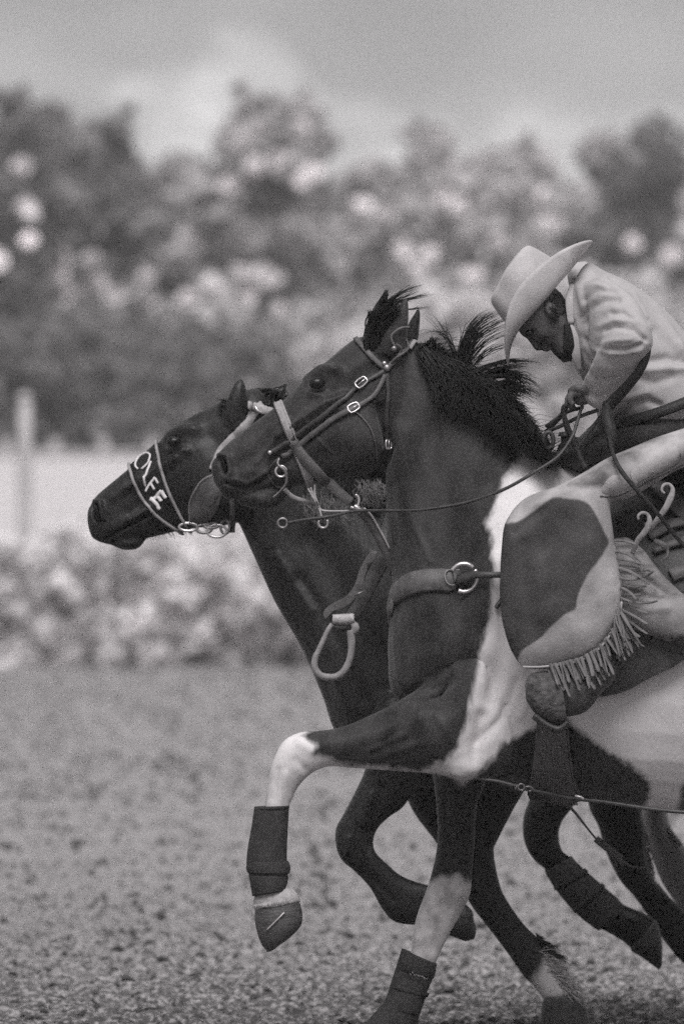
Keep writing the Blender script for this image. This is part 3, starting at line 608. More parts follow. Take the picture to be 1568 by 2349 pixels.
# ================= bay bronc horse (behind, leading by a neck)
F_ = empty('bay_horse', W(1100, 1500, FY)); tag(F_, 'dark bay horse with its neck stretched low, wearing a lettered noseband, behind the paint horse', 'horse')
mb = MB(); hy = FY - .04
loft(mb, [(208,1158,220,1240,.028),(222,1136,250,1249,.044),(262,1102,300,1240,.054),(310,1062,352,1232,.060),(355,1024,402,1220,.068),(390,984,455,1211,.088),(440,953,515,1206,.100),(485,931,560,1190,.098),(530,905,590,1130,.088),(580,890,620,1080,.07)], hy, ring=26, e=2.25)
loft(mb, [(255,1238,258,1252,.02),(280,1232,288,1262,.032),(308,1230,318,1257,.030),(330,1222,336,1234,.02)], hy)
loft(mb, [(560,890,545,1195,.070),(640,920,562,1232,.078),(730,1000,588,1290,.095),(820,1075,632,1385,.12),(920,1120,690,1485,.16),(1050,1150,738,1595,.20),(1180,1150,775,1690,.23),(1290,1150,870,1790,.24)], FY, ring=28)
loft(mb, [(1180,1150,800,1720,.23),(1300,1140,930,1800,.26),(1450,1160,1130,1815,.28),(1650,1180,1350,1810,.3),(1900,1170,1750,1800,.3),(2100,1200,2000,1700,.27),(2200,1300,2150,1550,.15)], FY, ring=28)
loft(mb, [(860,1600,1010,1700,.1),(840,1750,960,1790,.08),(818,1808,927,1849,.062),(787,1868,893,1874,.052),(769,1903,866,1901,.050),(771,1946,856,1930,.048),(785,1976,862,1957,.045),(811,1998,890,1984,.038),(847,2036,915,2006,.034),(876,2086,950,2022,.036),(905,2116,990,2034,.036),(960,2124,1020,2058,.034),(1000,2128,1045,2072,.032)], FY - .17, n=7)
loft(mb, [(880,1700,1250,1740,.12),(940,1850,1190,1835,.088),(1003,1938,1140,1930,.064),(1040,2005,1132,1955,.054),(1080,2078,1146,2030,.047),(1120,2130,1168,2075,.038),(1165,2190,1205,2125,.034),(1200,2240,1250,2170,.038),(1222,2262,1285,2228,.036),(1243,2290,1320,2272,.038)], FY + .15, n=7)
for dx, yc in ((0, -.16), (90, .16)):
    loft(mb, [(2180+dx,1300,1900+dx,1500,.12),(2150+dx,1550,1900+dx,1700,.11),(2150+dx,1720,2000+dx,1800,.07),(2200+dx,1900,2090+dx,1930,.048),(2240+dx,2030,2160+dx,2040,.04),(2260+dx,2180,2200+dx,2200,.03),(2290+dx,2270,2220+dx,2300,.034)], FY + yc)
loft(mb, [(522,985,575,990,.030),(512,950,566,955,.030),(520,915,566,915,.026),(534,885,563,884,.016),(546,870,556,870,.006)], FY - .11, n=5, ring=14)
loft(mb, [(610,925,650,945,.024),(622,905,655,920,.022),(638,890,656,897,.014),(652,878,659,880,.005)], FY + .05, n=5, ring=14)
me = remesh(mb, .0068, 3)
refine(me, lambda x, y, z: x < W(560,0,FY).x and y < FY)
sculpt(me, [([(385,1000),(410,985),(445,985)], .016, .010), ([(400,1012)], .016, -.012), ([(392,1030),(430,1035)], .012, .006), ([(405,1050),(340,1090),(290,1120)], .012, .007), ([(520,1130)], .07, .014), ([(450,1150),(400,1170)], .03, -.007),
 ([(217,1160),(224,1188)], .009, -.026), ([(208,1148),(232,1154),(236,1190)], .007, .010), ([(243,1236),(280,1214),(345,1180)], .0048, -.012), ([(300,1190),(350,1160)], .010, .006), ([(262,1140),(330,1100)], .012, .006), ([(250,1215),(330,1170)], .018, .004), ([(480,1000),(520,1040)], .03, -.007), ([(580,1040),(590,1120),(560,1180)], .018, -.01), ([(300,1180),(360,1140)], .02, -.005),
 ([(620,1250),(700,1380),(780,1520)], .04, .010), ([(720,1240),(790,1370),(860,1500)], .05, -.012), ([(780,1560),(800,1660),(830,1730)], .04, .012), ([(640,1270),(720,1400)], .010, .005), ([(690,1330),(780,1480),(830,1600)], .02, -.008), ([(750,1560),(790,1640)], .02, -.006), ([(850,1820),(830,1880)], .014, .008), ([(875,1800),(850,1900)], .010, -.006), ([(830,1990),(900,2060)], .009, -.005), ([(800,1920),(800,1950)], .012, .006), ([(845,1900),(845,1950)], .006, -.005)], hy, k=1.4)
sculpt(me, [([(1090,1830),(1085,1950)], .016, .008), ([(1060,1840),(1060,1940)], .012, -.006), ([(1130,1840),(1110,1930)], .012, -.006)], FY + .15)
co, no = arr(me); X, Z = co[:, 0], co[:, 2]
wf = np.where(co[:, 1] > FY, polysdf(X, Z, toplane([(1215,2255),(1240,2222),(1262,2190),(1300,2200),(1360,2400),(1150,2400)], FY + .15)), -1.)
setattr_f(me, 'white', wf); link('body', me, m_coatF, F_)
mb = MB(); loft(mb, [(212,1158,224,1162,.012),(216,1176,230,1178,.014),(220,1192,230,1196,.008)], hy - .040, n=3, ring=12); mb.build('nostril', m_inner, F_)
eye_part(F_, 400, 1014, hy - .094, .018, hy); eye_part(F_, 400, 1014, hy + .098, .020, hy)
hoof(F_, [(1015,2140,1052,2072,.034),(1040,2150,1068,2076,.040),(1066,2160,1083,2092,.040),(1080,2156,1086,2112,.024)], FY - .17, m_hoofd)
hoof(F_, [(1243,2300,1322,2280,.038),(1240,2330,1340,2300,.046),(1245,2366,1350,2340,.05),(1252,2385,1350,2372,.05)], FY + .15, m_hoofd)
for dx, yc in ((0, -.16), (90, .16)): hoof(F_, [(2300+dx,2270,2220+dx,2300,.038),(2320+dx,2320,2210+dx,2350,.05)], FY + yc)
mb = MB(); ya = FY + .15   # feathering on the fetlock
for i in range(900):
    t = rg.random(); x = 1236 + 66 * t + rg.gauss(0, 5); y = 2200 + 85 * t + rg.gauss(0, 10); L = rg.uniform(.3, 1)
    c = W(x, y, ya); c.y += rg.uniform(-.035, .035)
    d = Vector((.07 * L, rg.uniform(-.02, .02), (-.004 - .05 * t) * L + rg.gauss(0, .01)))
    tube(mb, [c, c + d * .5 + Vector((0, 0, .006)), c + d], [.0014, .001, .0003], n=2, k=4)
mb.build('fetlock_feather', mat('feather_hair', .40, rough=.7, var=.3, vscale=60), F_)
mb = MB()
for i in range(220):   # dark tendon hair streaming off the pastern
    t = .35 + .65 * rg.random(); c = W(1212 + 45 * t, 2120 + 60 * t, ya); c.y += rg.uniform(-.03, .03)
    d = Vector((.06 * rg.uniform(.2, 1.2), 0, -.035 * rg.uniform(.6, 1.2))) * t; tube(mb, [c, c + d * .5 + Vector((0, 0, -.004)), c + d], [.0016, .0012, .0003], n=2, k=4)
mb.build('fetlock_hair', m_hair, F_)
mb = MB()
for i in range(900):   # mane, thrown up and over the near side
    t = rg.random(); c = (620 + 330 * t + rg.gauss(0, 6), 905 + 225 * t ** .8 + rg.gauss(0, 6)); up = rg.random() < .35
    if up: e = (c[0] + rg.uniform(10, 50), c[1] - rg.uniform(-6, 12)); m_ = (c[0] + 10, c[1] - 20)
    else: e = (c[0] - rg.uniform(-15, 40), c[1] + rg.uniform(40, 150)); m_ = (c[0] + rg.uniform(-20, 20), c[1] + 20)
    strand(mb, c, m_, e, (FY - .03, FY - .06 - .1 * rg.random()), .0024, rg, 6)
for i in range(120):
    t = rg.random(); strand(mb, (572 + 20 * t, 898), (592 + 20 * t, 888 + rg.gauss(0, 2)), (630 + rg.gauss(0, 10), 906 + rg.gauss(0, 5)), (FY - .05, FY), .0018, rg, 1)
for i in range(60):
    strand(mb, (528, 930), (512, 915 + rg.gauss(0, 4)), (506 + rg.gauss(0, 4), 935 + rg.gauss(0, 8)), (FY - .09, FY - .12), .0022, rg, 1)
mb.build('mane', m_hair, F_)
mb = MB()
for i in range(90):   # mane highlights at the throat gap, put into paler hair colour
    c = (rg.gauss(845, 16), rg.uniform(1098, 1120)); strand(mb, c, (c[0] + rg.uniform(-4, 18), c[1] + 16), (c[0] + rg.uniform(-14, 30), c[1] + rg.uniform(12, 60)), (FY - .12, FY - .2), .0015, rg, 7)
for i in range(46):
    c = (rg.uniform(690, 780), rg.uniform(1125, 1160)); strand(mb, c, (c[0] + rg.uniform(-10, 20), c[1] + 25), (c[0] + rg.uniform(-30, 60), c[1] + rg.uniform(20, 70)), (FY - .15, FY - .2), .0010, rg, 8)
mb.build('mane_wisps', mat('highlit_hair', .13, rough=.6, var=.5, vscale=20), F_)
mb = MB()
for i in range(70):
    x = rg.uniform(320, 470); y = np.interp(x, [320, 340, 470], [1236, 1230, 1208]); c = W(x, y, hy)
    tube(mb, [c, c + Vector((.010, 0, -rg.uniform(.008, .022)))], [.0006, .0002], n=0, k=3)
mb.build('whiskers', m_hair, F_)

# ================= black horse (farthest): only its forelegs and a hind leg show
T = empty('black_horse', W(1400, 1500, TY)); tag(T, 'black horse hidden behind the other two, only its booted folded forelegs showing', 'horse')
mb = MB()
loft(mb, [(925,1225,985,1240,.05),(935,1120,1020,1150,.06),(945,960,1080,1010,.09),(970,830,1110,930,.09),(1010,810,1090,860,.06)], TY)
loft(mb, [(1000,820,1000,960,.08),(1090,900,1040,1120,.09),(1200,1010,1110,1300,.13),(1350,1100,1180,1500,.18),(1480,1130,1240,1700,.22)], TY)
loft(mb, [(1400,1120,1220,1600,.2),(1560,1140,1330,1800,.27),(1750,1160,1600,1850,.3),(2000,1150,1950,1840,.3),(2250,1150,2200,1780,.27),(2400,1300,2380,1600,.15)], TY)
loft(mb, [(1250,1600,1450,1650,.1),(1230,1740,1370,1760,.085),(1216,1821,1318,1845,.064),(1200,1872,1288,1886,.054),(1198,1912,1281,1922,.050),(1206,1945,1290,1954,.049),(1226,1976,1308,1966,.045),(1252,1998,1335,1990,.038),(1290,2050,1360,2012,.034),(1330,2098,1395,2042,.034),(1370,2128,1428,2074,.038),(1415,2152,1470,2092,.042),(1450,2178,1500,2108,.038)], TY - .16, n=7)
loft(mb, [(1350,1650,1530,1700,.11),(1346,1830,1474,1840,.072),(1371,1896,1480,1905,.056),(1389,1956,1482,1960,.05),(1420,2019,1497,2016,.050),(1452,2056,1520,2040,.045),(1480,2095,1535,2058,.036),(1524,2162,1568,2090,.034),(1570,2215,1620,2150,.034),(1610,2240,1670,2180,.038),(1660,2270,1710,2210,.035)], TY + .16, n=7)
loft(mb, [(1900,1500,2300,1500,.14),(2000,1700,2250,1700,.12),(2160,1850,2280,1830,.07),(2250,1960,2340,1930,.05),(2220,2100,2290,2110,.035),(2180,2250,2250,2260,.036)], TY - .2)
loft(mb, [(1480,1760,1620,1700,.10),(1470,1860,1540,1800,.09),(1486,1940,1535,1890,.075),(1520,2030,1585,1960,.06),(1580,2110,1650,2040,.05),(1650,2180,1710,2110,.045),(1700,2300,1760,2290,.035)], TY + .35, n=7)
loft(mb, [(985,830,1020,840,.02),(990,800,1010,805,.018),(994,778,1002,780,.006)], TY - .03, n=4, ring=12)
me = remesh(mb, .008, 4); co, no = arr(me)
wf = np.where(co[:, 1] > TY + .24, polysdf(co[:, 0], co[:, 2], toplane([(1440,1830),(1500,1820),(1760,2000),(1800,2350),(1600,2350),(1480,2000)], TY + .35)), -1.)
setattr_f(me, 'white', wf); link('body', me, m_coatT, T)
hoof(T, [(1446,2182,1505,2112,.038),(1470,2196,1514,2140,.042),(1492,2212,1518,2170,.034),(1508,2224,1518,2205,.014)], TY - .16, m_hoofd)
mb = MB()
for i in range(500):
    t = rg.random(); x = np.interp(t, [0, .3, .6, 1], [1478, 1482, 1492, 1545]); y = np.interp(t, [0, .3, .6, 1], [1880, 1960, 2020, 2085]); c = W(x + rg.uniform(0, 12), y, TY + .33)
    tube(mb, [c, c + Vector((-.008 + rg.gauss(0, .005), -.01, -.022))], [.0014, .0004], n=0, k=3)
for i in range(260):
    t = rg.random(); x = 1490 + 75 * t; y = 1872 + 80 * t; c = W(x - 8, y - 8, TY + .3); tube(mb, [c, c + Vector((.018 * rg.random(), -.01, .016 * rg.random() + .004))], [.0016, .0004], n=0, k=3)
mb.build('leg_hair', mat('leg_hair_pale', .5, rough=.7, var=.3, vscale=40), T)
# ------------------------------------------------------------------ tack helpers: everything lies on the real body surface
from mathutils.bvhtree import BVHTree
def bvh_of(root, names=('body',)):
    V = []; Fc = []
    for o in root.children:
        if o.name.split('.')[0] in names:
            n = len(V); V += [v.co.copy() for v in o.data.vertices]; Fc += [[i + n for i in p.vertices] for p in o.data.polygons]
    return BVHTree.FromPolygons(V, Fc)
BP, BF, BT = bvh_of(P), bvh_of(F_), bvh_of(T)
def surf(b, px, py, yc, off=.004, dflt=None, side=-1):
    w = W(px, py, yc); h = b.ray_cast(Vector((w.x, side * 6 + yc, w.z)), Vector((0, -side, 0)))
    if h[0] is None: return Vector((w.x, dflt if dflt is not None else yc, w.z)), Vector((0, side, 0))
    return h[0] + h[1] * off, h[1]
def ribbon(mb, P3, N3, wid, th=.004, closed=False):
    """flat leather strap: P3 points, N3 surface normals, wid number/list"""
    n = len(P3); wid = [wid] * n if isinstance(wid, (int, float)) else list(wid); V = []; F = []
    for i in range(n):
        a = P3[(i + 1) % n if closed else min(i + 1, n - 1)]; b = P3[(i - 1) % n if closed else max(i - 1, 0)]
        t = (a - b); t.normalize(); w = t.cross(N3[i]); w.normalize(); w *= wid[i] / 2; nn = N3[i] * th
        p = P3[i]; V += [p - w - nn * .5, p - w * .82 + nn * .6, p + w * .82 + nn * .6, p + w - nn * .5]
    m = n if closed else n - 1
    for i in range(m):
        j = (i + 1) % n
        for k in range(4): F.append((4 * i + k, 4 * i + (k + 1) % 4, 4 * j + (k + 1) % 4, 4 * j + k))
    if not closed: F += [(0, 1, 2, 3)[::-1], tuple(4 * (n - 1) + k for k in range(4))]
    mb.add(V, F)
def strap(mb, b, pts, wid, yc, th=.004, off=.005, dflt=None, n=6):
    """strap along photo points laid on the near side of a body; wid in m (number or per point)"""
    wd = [wid] * len(pts) if isinstance(wid, (int, float)) else wid
    Q = cat(np.array([(p[0], p[1], w) for p, w in zip(pts, wd)], float), n); P3 = []; N3 = []; last = dflt
    for q in Q:
        p, nn = surf(b, q[0], q[1], yc, off, last); last = p.y if last is None or abs(p.y - last) < .06 else last
        if abs(p.y - last) > .06: p.y = last; nn = Vector((0, -1, 0))
        P3.append(p); N3.append(nn)
    N3 = [(N3[max(i - 1, 0)] + N3[i] + N3[min(i + 1, len(N3) - 1)]).normalized() for i in range(len(N3))]
    ribbon(mb, P3, N3, list(Q[:, 2]), th)
def around(b, A, B, yc, a0=0, a1=360, steps=48, off=.005, far=.45):
    """points of a loop round a body part in the plane through outline points A,B (photo) and the y axis"""
    a, c = W(*A, yc), W(*B, yc); C = (a + c) / 2; u = (a - c); h = u.length / 2; u.normalize(); v = Vector((0, -1, 0)); P3 = []; N3 = []
    for i in range(steps + (0 if a1 - a0 >= 360 else 1)):
        an = R(a0 + (a1 - a0) * i / steps); d = u * math.cos(an) + v * math.sin(an)
        ht = b.ray_cast(C + d * (h + .12), -d, h + .12)
        if ht[0] is None: P3.append(C + d * h * .9); N3.append(d)
        else: P3.append(ht[0] + d * off); N3.append(d.copy())
    for _ in range(2):
        n = len(P3); cl = a1 - a0 >= 360
        P3 = [P3[i] if (not cl and i in (0, n - 1)) else (P3[(i - 1) % n] + P3[i] * 2 + P3[(i + 1) % n]) / 4 for i in range(n)]
    return P3, N3
def ringt(mb, c, r, t, nrm=(0, 1, 0), rx=1.0, rz=1.0, a0=0, a1=360, tilt=0):
    nv = Vector(nrm).normalized(); u = nv.orthogonal().normalized(); w = nv.cross(u); n = 20; cl = a1 - a0 >= 360; pts = []
    ux, uz = (Vector((1, 0, 0)), Vector((0, 0, 1))) if abs(nv.y) > .6 else (u, w)
    for i in range(n + (0 if cl else 1)):
        an = R(a0 + (a1 - a0) * i / n + tilt); ct, st = math.cos(an - R(tilt)) * r * rx, math.sin(an - R(tilt)) * r * rz
        x = ct * math.cos(R(tilt)) - st * math.sin(R(tilt)); z = ct * math.sin(R(tilt)) + st * math.cos(R(tilt)); pts.append(Vector(c) + ux * x + uz * z)
    tube(mb, pts, t, n=0, k=8, up=nrm, closed=cl)
def buckle(root, b, px, py, yc, ang, w=.022, h=.018, name='buckle', off=.010):
    c, nn = surf(b, px, py, yc, off); mb = MB(); ca, sa = math.cos(R(ang)), math.sin(R(ang)); u = Vector((ca, 0, sa)); v = Vector((-sa, 0, ca)); u = (u - nn * u.dot(nn)).normalized(); v = nn.cross(u)
    pts = [c + u * w * x * .5 + v * h * z * .5 for x, z in ((-1, -1), (-1, 1), (.6, 1), (1, .6), (1, -.6), (.6, -1))]
    tube(mb, pts, .0026, n=2, k=6, closed=True); tube(mb, [c - u * w * .5, c + u * w * .5 + nn * .002], .0015, n=1, k=6); return mb.build(name, m_metal, root)
m_metal = mat('bright_metal', .62, rough=.28, spec=.5, metal=.75, var=.12, vscale=60)
m_metald = mat('dull_metal', .25, rough=.4, metal=.8, var=.2, vscale=60)
m_leather = mat('dark_leather', .045, rough=.5, spec=.5, var=.3, vscale=40, bump=.001, bscale=220)
m_leatherd = mat('oiled_leather', .018, rough=.6, spec=.3, var=.3, vscale=40, bump=.001, bscale=220)
m_leatherm = mat('worn_leather', .10, rough=.6, spec=.4, var=.3, vscale=40, bump=.001, bscale=220)
m_band = mat('pale_leather', .30, rough=.65, spec=.35, var=.22, vscale=50, bump=.001, bscale=260)
m_rope = mat('rope_edge', .42, rough=.7, var=.25, vscale=120, bump=.002, bscale=400)
m_boot = mat('boot_neoprene', .036, rough=.8, spec=.25, var=.2, vscale=30, bump=.0015, bscale=160)
m_bootd = mat('boot_strap', .022, rough=.7, spec=.3, var=.2, vscale=30, bump=.001, bscale=200)
HY = -.02
# ---- bridle of the paint horse
br = empty('bridle', W(850, 850, -.1)); tag(br, 'dark leather bridle with two bright buckles on the paint horse head', 'bridle')
mb = MB(); strap(mb, BP, [(882,852),(862,864),(831,882),(800,906),(740,954),(690,990),(655,1018),(619,1040)], .014, HY, off=.006); mb.build('cheek_strap', m_leather, br)
mb = MB(); strap(mb, BP, [(882,862),(862,900),(842,920),(813,938),(785,951),(740,978),(700,1010),(672,1030),(650,1046)], [.013]*3+[.016]*6, HY, off=.009); mb.build('cheek_strap', m_leatherm, br)
mb = MB(); P3, N3 = around(BP, (817,778), (893,862), HY, 0, 180, 22, .007); strap(mb, BP, [(817,780),(832,798),(852,820),(872,838),(888,850)], .015, HY, off=.007); mb.build('browband', m_leatherm, br)
mb = MB(); strap(mb, BP, [(886,850),(900,830),(916,808),(934,800),(948,786)], .014, HY, off=.010, dflt=-.08); mb.build('crownpiece', m_leatherm, br)
mb = MB(); strap(mb, BP, [(937,806),(945,794),(955,783)], .012, HY, off=.014, dflt=-.07); mb.build('crown_tab', m_band, br)
mb = MB(); strap(mb, BP, [(886,858),(888,900),(887,950),(885,1000),(882,1040),(878,1072)], .013, HY, off=.006); mb.build('throatlatch', m_leather, br)
buckle(br, BP, 885, 1020, HY, 90); buckle(br, BP, 830, 880, HY, 40, .030, .020); buckle(br, BP, 811, 938, HY, 32, .028, .020)
mb = MB(); Q = [surf(BP, x, y, HY, .004)[0] for x, y in [(811,944),(830,960),(848,985),(858,1015),(862,1055)]]; tube(mb, Q, .0022, n=4, k=6); mb.build('cord', m_leatherm, br)
for x, y, r in [(886,846,.010),(880,836,.006),(902,800,.008),(619,1038,.006)]:
    c, nn = surf(BP, x, y, HY, .014); mb = MB(); tube(mb, [c - nn * .004, c, c + nn * .003], [r, r, r * .5], n=1, k=14); mb.build('concho', m_metald if r > .0062 else m_metal, br)
for pts in [[(905,800),(898,775),(915,755),(930,752)],[(895,835),(905,815),(925,800),(935,775)],[(905,790),(915,800),(905,820)]]:
    mb = MB(); tube(mb, [surf(BP, x, y, HY, .012, -.08)[0] for x, y in pts], .0035, n=5, k=6); mb.build('tie_string', m_leatherm, br)
# bit: ring, shank, curb strap
bit = empty('bit', W(645, 1080, -.1)); tag(bit, 'shanked curb bit with a bright ring at the paint horse mouth', 'bit')
c, nn = surf(BP, 646, 1080, HY, .016)
mb = MB(); ringt(mb, c, .0145, .0034); mb.build('cheek_ring', m_metal, bit)
mb = MB(); c2 = surf(BP, 638, 1046, HY, .014)[0]; tube(mb, [c2, c + Vector((-.008, -.004, .018)), c + Vector((.012, -.004, 0)), c + Vector((.014, -.002, -.03)), c + Vector((-.002, 0, -.052)), c + Vector((-.022, 0, -.07))], [.004,.004,.005,.004,.003,.003], n=4, k=8)
mb.build('shank', m_metald, bit)
mb = MB(); tube(mb, [surf(BP, x, y, HY, .008, -.07)[0] for x, y in [(640,1046),(622,1066),(618,1092),(632,1112),(648,1118)]], .0026, n=4, k=6); mb.build('mouth_shank', m_leather, bit)
mb = MB(); tube(mb, [W(652,1122,-.07), W(672,1140,-.06), W(700,1150,-.04), W(722,1156,0), W(715,1150,.04)], [.006]*5, n=5, k=8, flat=.5); mb.build('curb_strap', m_band, bit)
for pts in [[(712,1118),(720,1140),(730,1160),(738,1188)],[(722,1112),(722,1135),(733,1165),(748,1172),(800,1172)],[(706,1120),(722,1148),(730,1156)]]:
    mb = MB(); tube(mb, [W(x, y, -.06) for x, y in pts], .0026, n=4, k=6); mb.build('hobble_cord', m_rope, bit)
# tie-down noseband
td = empty('tie_down', W(700, 1040, -.1)); tag(td, 'sunlit-toned noseband and tie down strap running from the paint horse nose to its chest', 'tie down')
mb = MB(); P3, N3 = around(BP, (637,922), (716,1118), HY, 0, 360, 60, .006); ribbon(mb, P3, N3, .027, .006, True); mb.build('noseband', m_band, td)  # sunlight put into colour: paler leather here, darker leather on the lower band
mb = MB(); P3, N3 = around(BP, (637,922), (716,1118), HY, 0, 360, 60, .011); 
for s_ in (-.008, .008):
    t_ = (W(716,1118) - W(637,922)).normalized(); q = Vector((0, 1, 0)).cross(t_) * s_; tube(mb, [p + q for p in P3], .0011, n=0, k=5, closed=True)
mb.build('stitching', m_rope, td)
mb = MB(); strap(mb, BP, [(672,1012),(688,1034),(712,1064),(745,1098),(775,1128),(805,1152)], [.026,.030,.032,.032,.030,.026], HY, off=.013, dflt=-.09); mb.build('lower_band', m_leatherm, td)
mb = MB(); ringt(mb, W(812,1150,-.1), .016, .0036, rx=.8, rz=1.1, a0=-120, a1=90, tilt=-10); mb.build('ring', m_metal, td)
mb = MB(); tube(mb, [W(812,1160,-.1), W(820,1166,-.1), W(828,1174,-.1)], [.006,.0075,.006], n=3, k=10); mb.build('snap', m_metal, td)
mb = MB(); pts = [(826,1172),(842,1188),(858,1215),(878,1252),(895,1290),(905,1318)]; Q = [W(x, y, -.10 + .02 * i) for i, (x, y) in enumerate(pts)]
Q = [Vector(q) for q in cat(np.array(Q), 5)]; ribbon(mb, Q, [Vector((.1, -1, .1)).normalized()] * len(Q), .024, .006); mb.build('strap', m_leatherm, td)
mb = MB(); tube(mb, [q + Vector((.010, -.004, .007)) for q in Q[:18]], .003, n=0, k=6); mb.build('strap_edge', m_rope, td)
# reins
rn = empty('reins', W(1000, 1170, -.25)); tag(rn, 'dark leather reins running from the curb bit along the neck up to the rider hand', 'reins')
mb = MB(); pts = [(660,1199,-.13),(700,1192,-.14),(760,1184,-.15),(815,1172,-.17),(880,1171,-.2),(960,1170,-.24),(1050,1157,-.27),(1110,1140,-.29),(1165,1118,-.31),(1230,1080,-.32),(1280,1046,-.30),(1312,1000,-.27),(1325,960,-.24),(1335,930,-.22)]
tube(mb, [W(*p) for p in pts], [.0045]*3+[.0038]*3+[.0045]*8, n=6, k=8); mb.build('near_rein', m_leather, rn)
mb = MB(); pts = [(1258,1020,.05),(1250,1000,.0),(1262,980,-.1),(1285,955,-.16),(1300,930,-.2),(1312,905,-.22),(1320,900,-.24),(1300,925,-.25),(1291,940,-.24),(1300,975,-.22),(1318,1015,-.2),(1335,1060,-.2),(1343,1072,-.2)]
tube(mb, [W(*p) for p in pts], .0065, n=6, k=8); mb.build('far_rein', m_leather, rn)
for pts in [[(1258,988,-.15),(1290,975,-.18),(1330,955,-.2),(1372,940,-.2)],[(1252,978,-.1),(1300,945,-.15),(1335,935,-.2)],[(1290,945,-.21),(1300,990,-.2),(1318,1030,-.18)],[(1385,945,-.2),(1362,975,-.2),(1335,1012,-.2),(1325,1030,-.2)]]:
    mb = MB(); tube(mb, [W(*p) for p in pts], .0052, n=5, k=8); mb.build('rein_loop', m_leather, rn)
mb = MB(); ringt(mb, W(648,1200,-.13), .0125, .0035); mb.build('rein_ring', m_metald, rn)
mb = MB(); ringt(mb, W(741,1200,-.13), .0125, .0033, a0=150, a1=400); mb.build('rein_ring', m_metal, rn)
mb = MB(); ringt(mb, W(1257,1010,-.16), .022, .006, rx=.6); mb.build('rein_keeper', m_leather, rn)
ro = empty('romal', W(1480, 800, -.4)); tag(ro, 'long dark leather romal hanging from behind the elbow down across the chaps', 'romal')
mb = MB(); pts = [(1480,752,-.40,.002),(1484,775,-.41,.005),(1484,810,-.41,.009),(1466,850,-.40,.012),(1434,890,-.37,.014),(1400,927,-.34,.015),(1387,960,-.35,.011),(1396,998,-.40,.007),(1405,1040,-.46,.0055),(1424,1080,-.50,.0062),(1463,1128,-.51,.0058),(1501,1170,-.50,.0055),(1545,1225,-.48,.0055),(1600,1290,-.47,.005)]
tube(mb, [W(*p[:3]) for p in pts], [p[3] for p in pts], n=7, k=10, flat=.6); mb.build('romal_strap', m_leatherd, ro)
mb = MB(); tube(mb, [W(1392,925,-.33), W(1392,960,-.36), W(1402,1000,-.38), W(1395,1030,-.38)], [.012,.016,.014,.006], n=5, k=10); mb.build('quirt_popper', m_leatherd, ro)
# breast collar
bc = empty('breast_collar', W(1000, 1330, -.3)); tag(bc, 'wide dark leather breast collar with a bright ring across the paint horse chest', 'breast collar')
mb = MB(); P3 = []; N3 = []
Q = cat([(1068,1334),(1040,1333),(1000,1330),(960,1334),(930,1346),(908,1366),(899,1384)], 5)
for q in Q:
    p, nn = surf(BP, q[0], q[1], 0, .008); P3.append(p); N3.append(nn)
Q2, M2 = around(BP, (896,1392), (1300,1300), 0, 0, 75, 14, .008)
Q2 = [p for p, m in zip(Q2, M2) if p.y > 0]
P3 = P3 + [Vector((W(893,1392,0).x, y, W(893,1392 + 8 * k, 0).z)) for k, y in enumerate((-.08, -.03, .03))]; N3 = N3 + [Vector((-.9, -.4, 0)).normalized(), Vector((-1, 0, 0)), Vector((-1, 0, 0))]
N3 = [(N3[max(i - 1, 0)] + N3[i] + N3[min(i + 1, len(N3) - 1)]).normalized() for i in range(len(N3))]
ribbon(mb, P3, N3, [.055] * 6 + [.066] * (len(P3) - 6), .008); mb.build('wide_strap', m_leatherm, bc)
mb = MB(); strap(mb, BP, [(1066,1348),(1044,1348),(1024,1338),(1020,1322),(1034,1312),(1062,1310)], .003, 0, .003, .019); mb.build('stitched_edge', m_band, bc)
mb = MB(); strap(mb, BP, [(1040,1332),(1072,1330),(1082,1330)], [.058,.045,.03], 0, .008, .018); mb.build('end_tab', m_leather, bc)
mb = MB(); c = surf(BP, 1078, 1330, 0, .026)[0]; ringt(mb, c, .037, .0062, rx=.95, rz=1.0, a0=-115, a1=35, tilt=0); ringt(mb, c, .037, .0062, rx=.95, rz=1.0, a0=45, a1=150); mb.build('ring', m_metal, bc)
mb = MB(); strap(mb, BP, [(1068,1336),(1095,1325),(1125,1320),(1160,1316),(1200,1312)], [.03,.022,.017,.017,.017], 0, .006, .030); mb.build('saddle_strap', m_leather, bc)
mb = MB(); strap(mb, BP, [(1150,1362),(1140,1378),(1130,1392)], .012, 0, .006, .008); mb.build('keeper', m_leather, bc)

# ---- bronc halter
hy = FY - .04
ha = empty('bronc_halter', W(400, 1120, FY - .1)); tag(ha, 'wide lettered bronc halter on the bay horse head', 'halter')
def nb_ring(off, shift, a0=0, a1=360, steps=64): 
    A = (331 + shift[0], 1046 + shift[1]); B = (402 + shift[2], 1212 + shift[3]); return around(BF, A, B, hy, a0, a1, steps, off)
Pa, Na = nb_ring(.006, (-31, 24, 10, 3)); Pb, Nb = nb_ring(.006, (31, -28, 30, -4)); mb = MB()
def bulge(Q, k):      # the band bows forward between nose and jaw
    z1, z0 = max(q.z for q in Q), min(q.z for q in Q); o = []
    for q in Q: t = (z1 - q.z) / (z1 - z0); o.append(q + Vector((-.8, 0, -.6)) * k * math.sin(math.pi * t) ** .9)
    return o
Pa, Pb = bulge(Pa, .030), bulge(Pb, .020); n = len(Pa); V = []; F = []
K = 7
for i in range(n):
    for k in range(K):
        t = k / (K - 1); p = Pa[i].lerp(Pb[i], t); ht = BF.find_nearest(p)
        q = ht[0] + ht[1] * .007 if ht[0] is not None else p
        V.append(q)
for i in range(n):
    j = (i + 1) % n
    for k in range(K - 1): F.append((i * K + k, i * K + k + 1, j * K + k + 1, j * K + k))
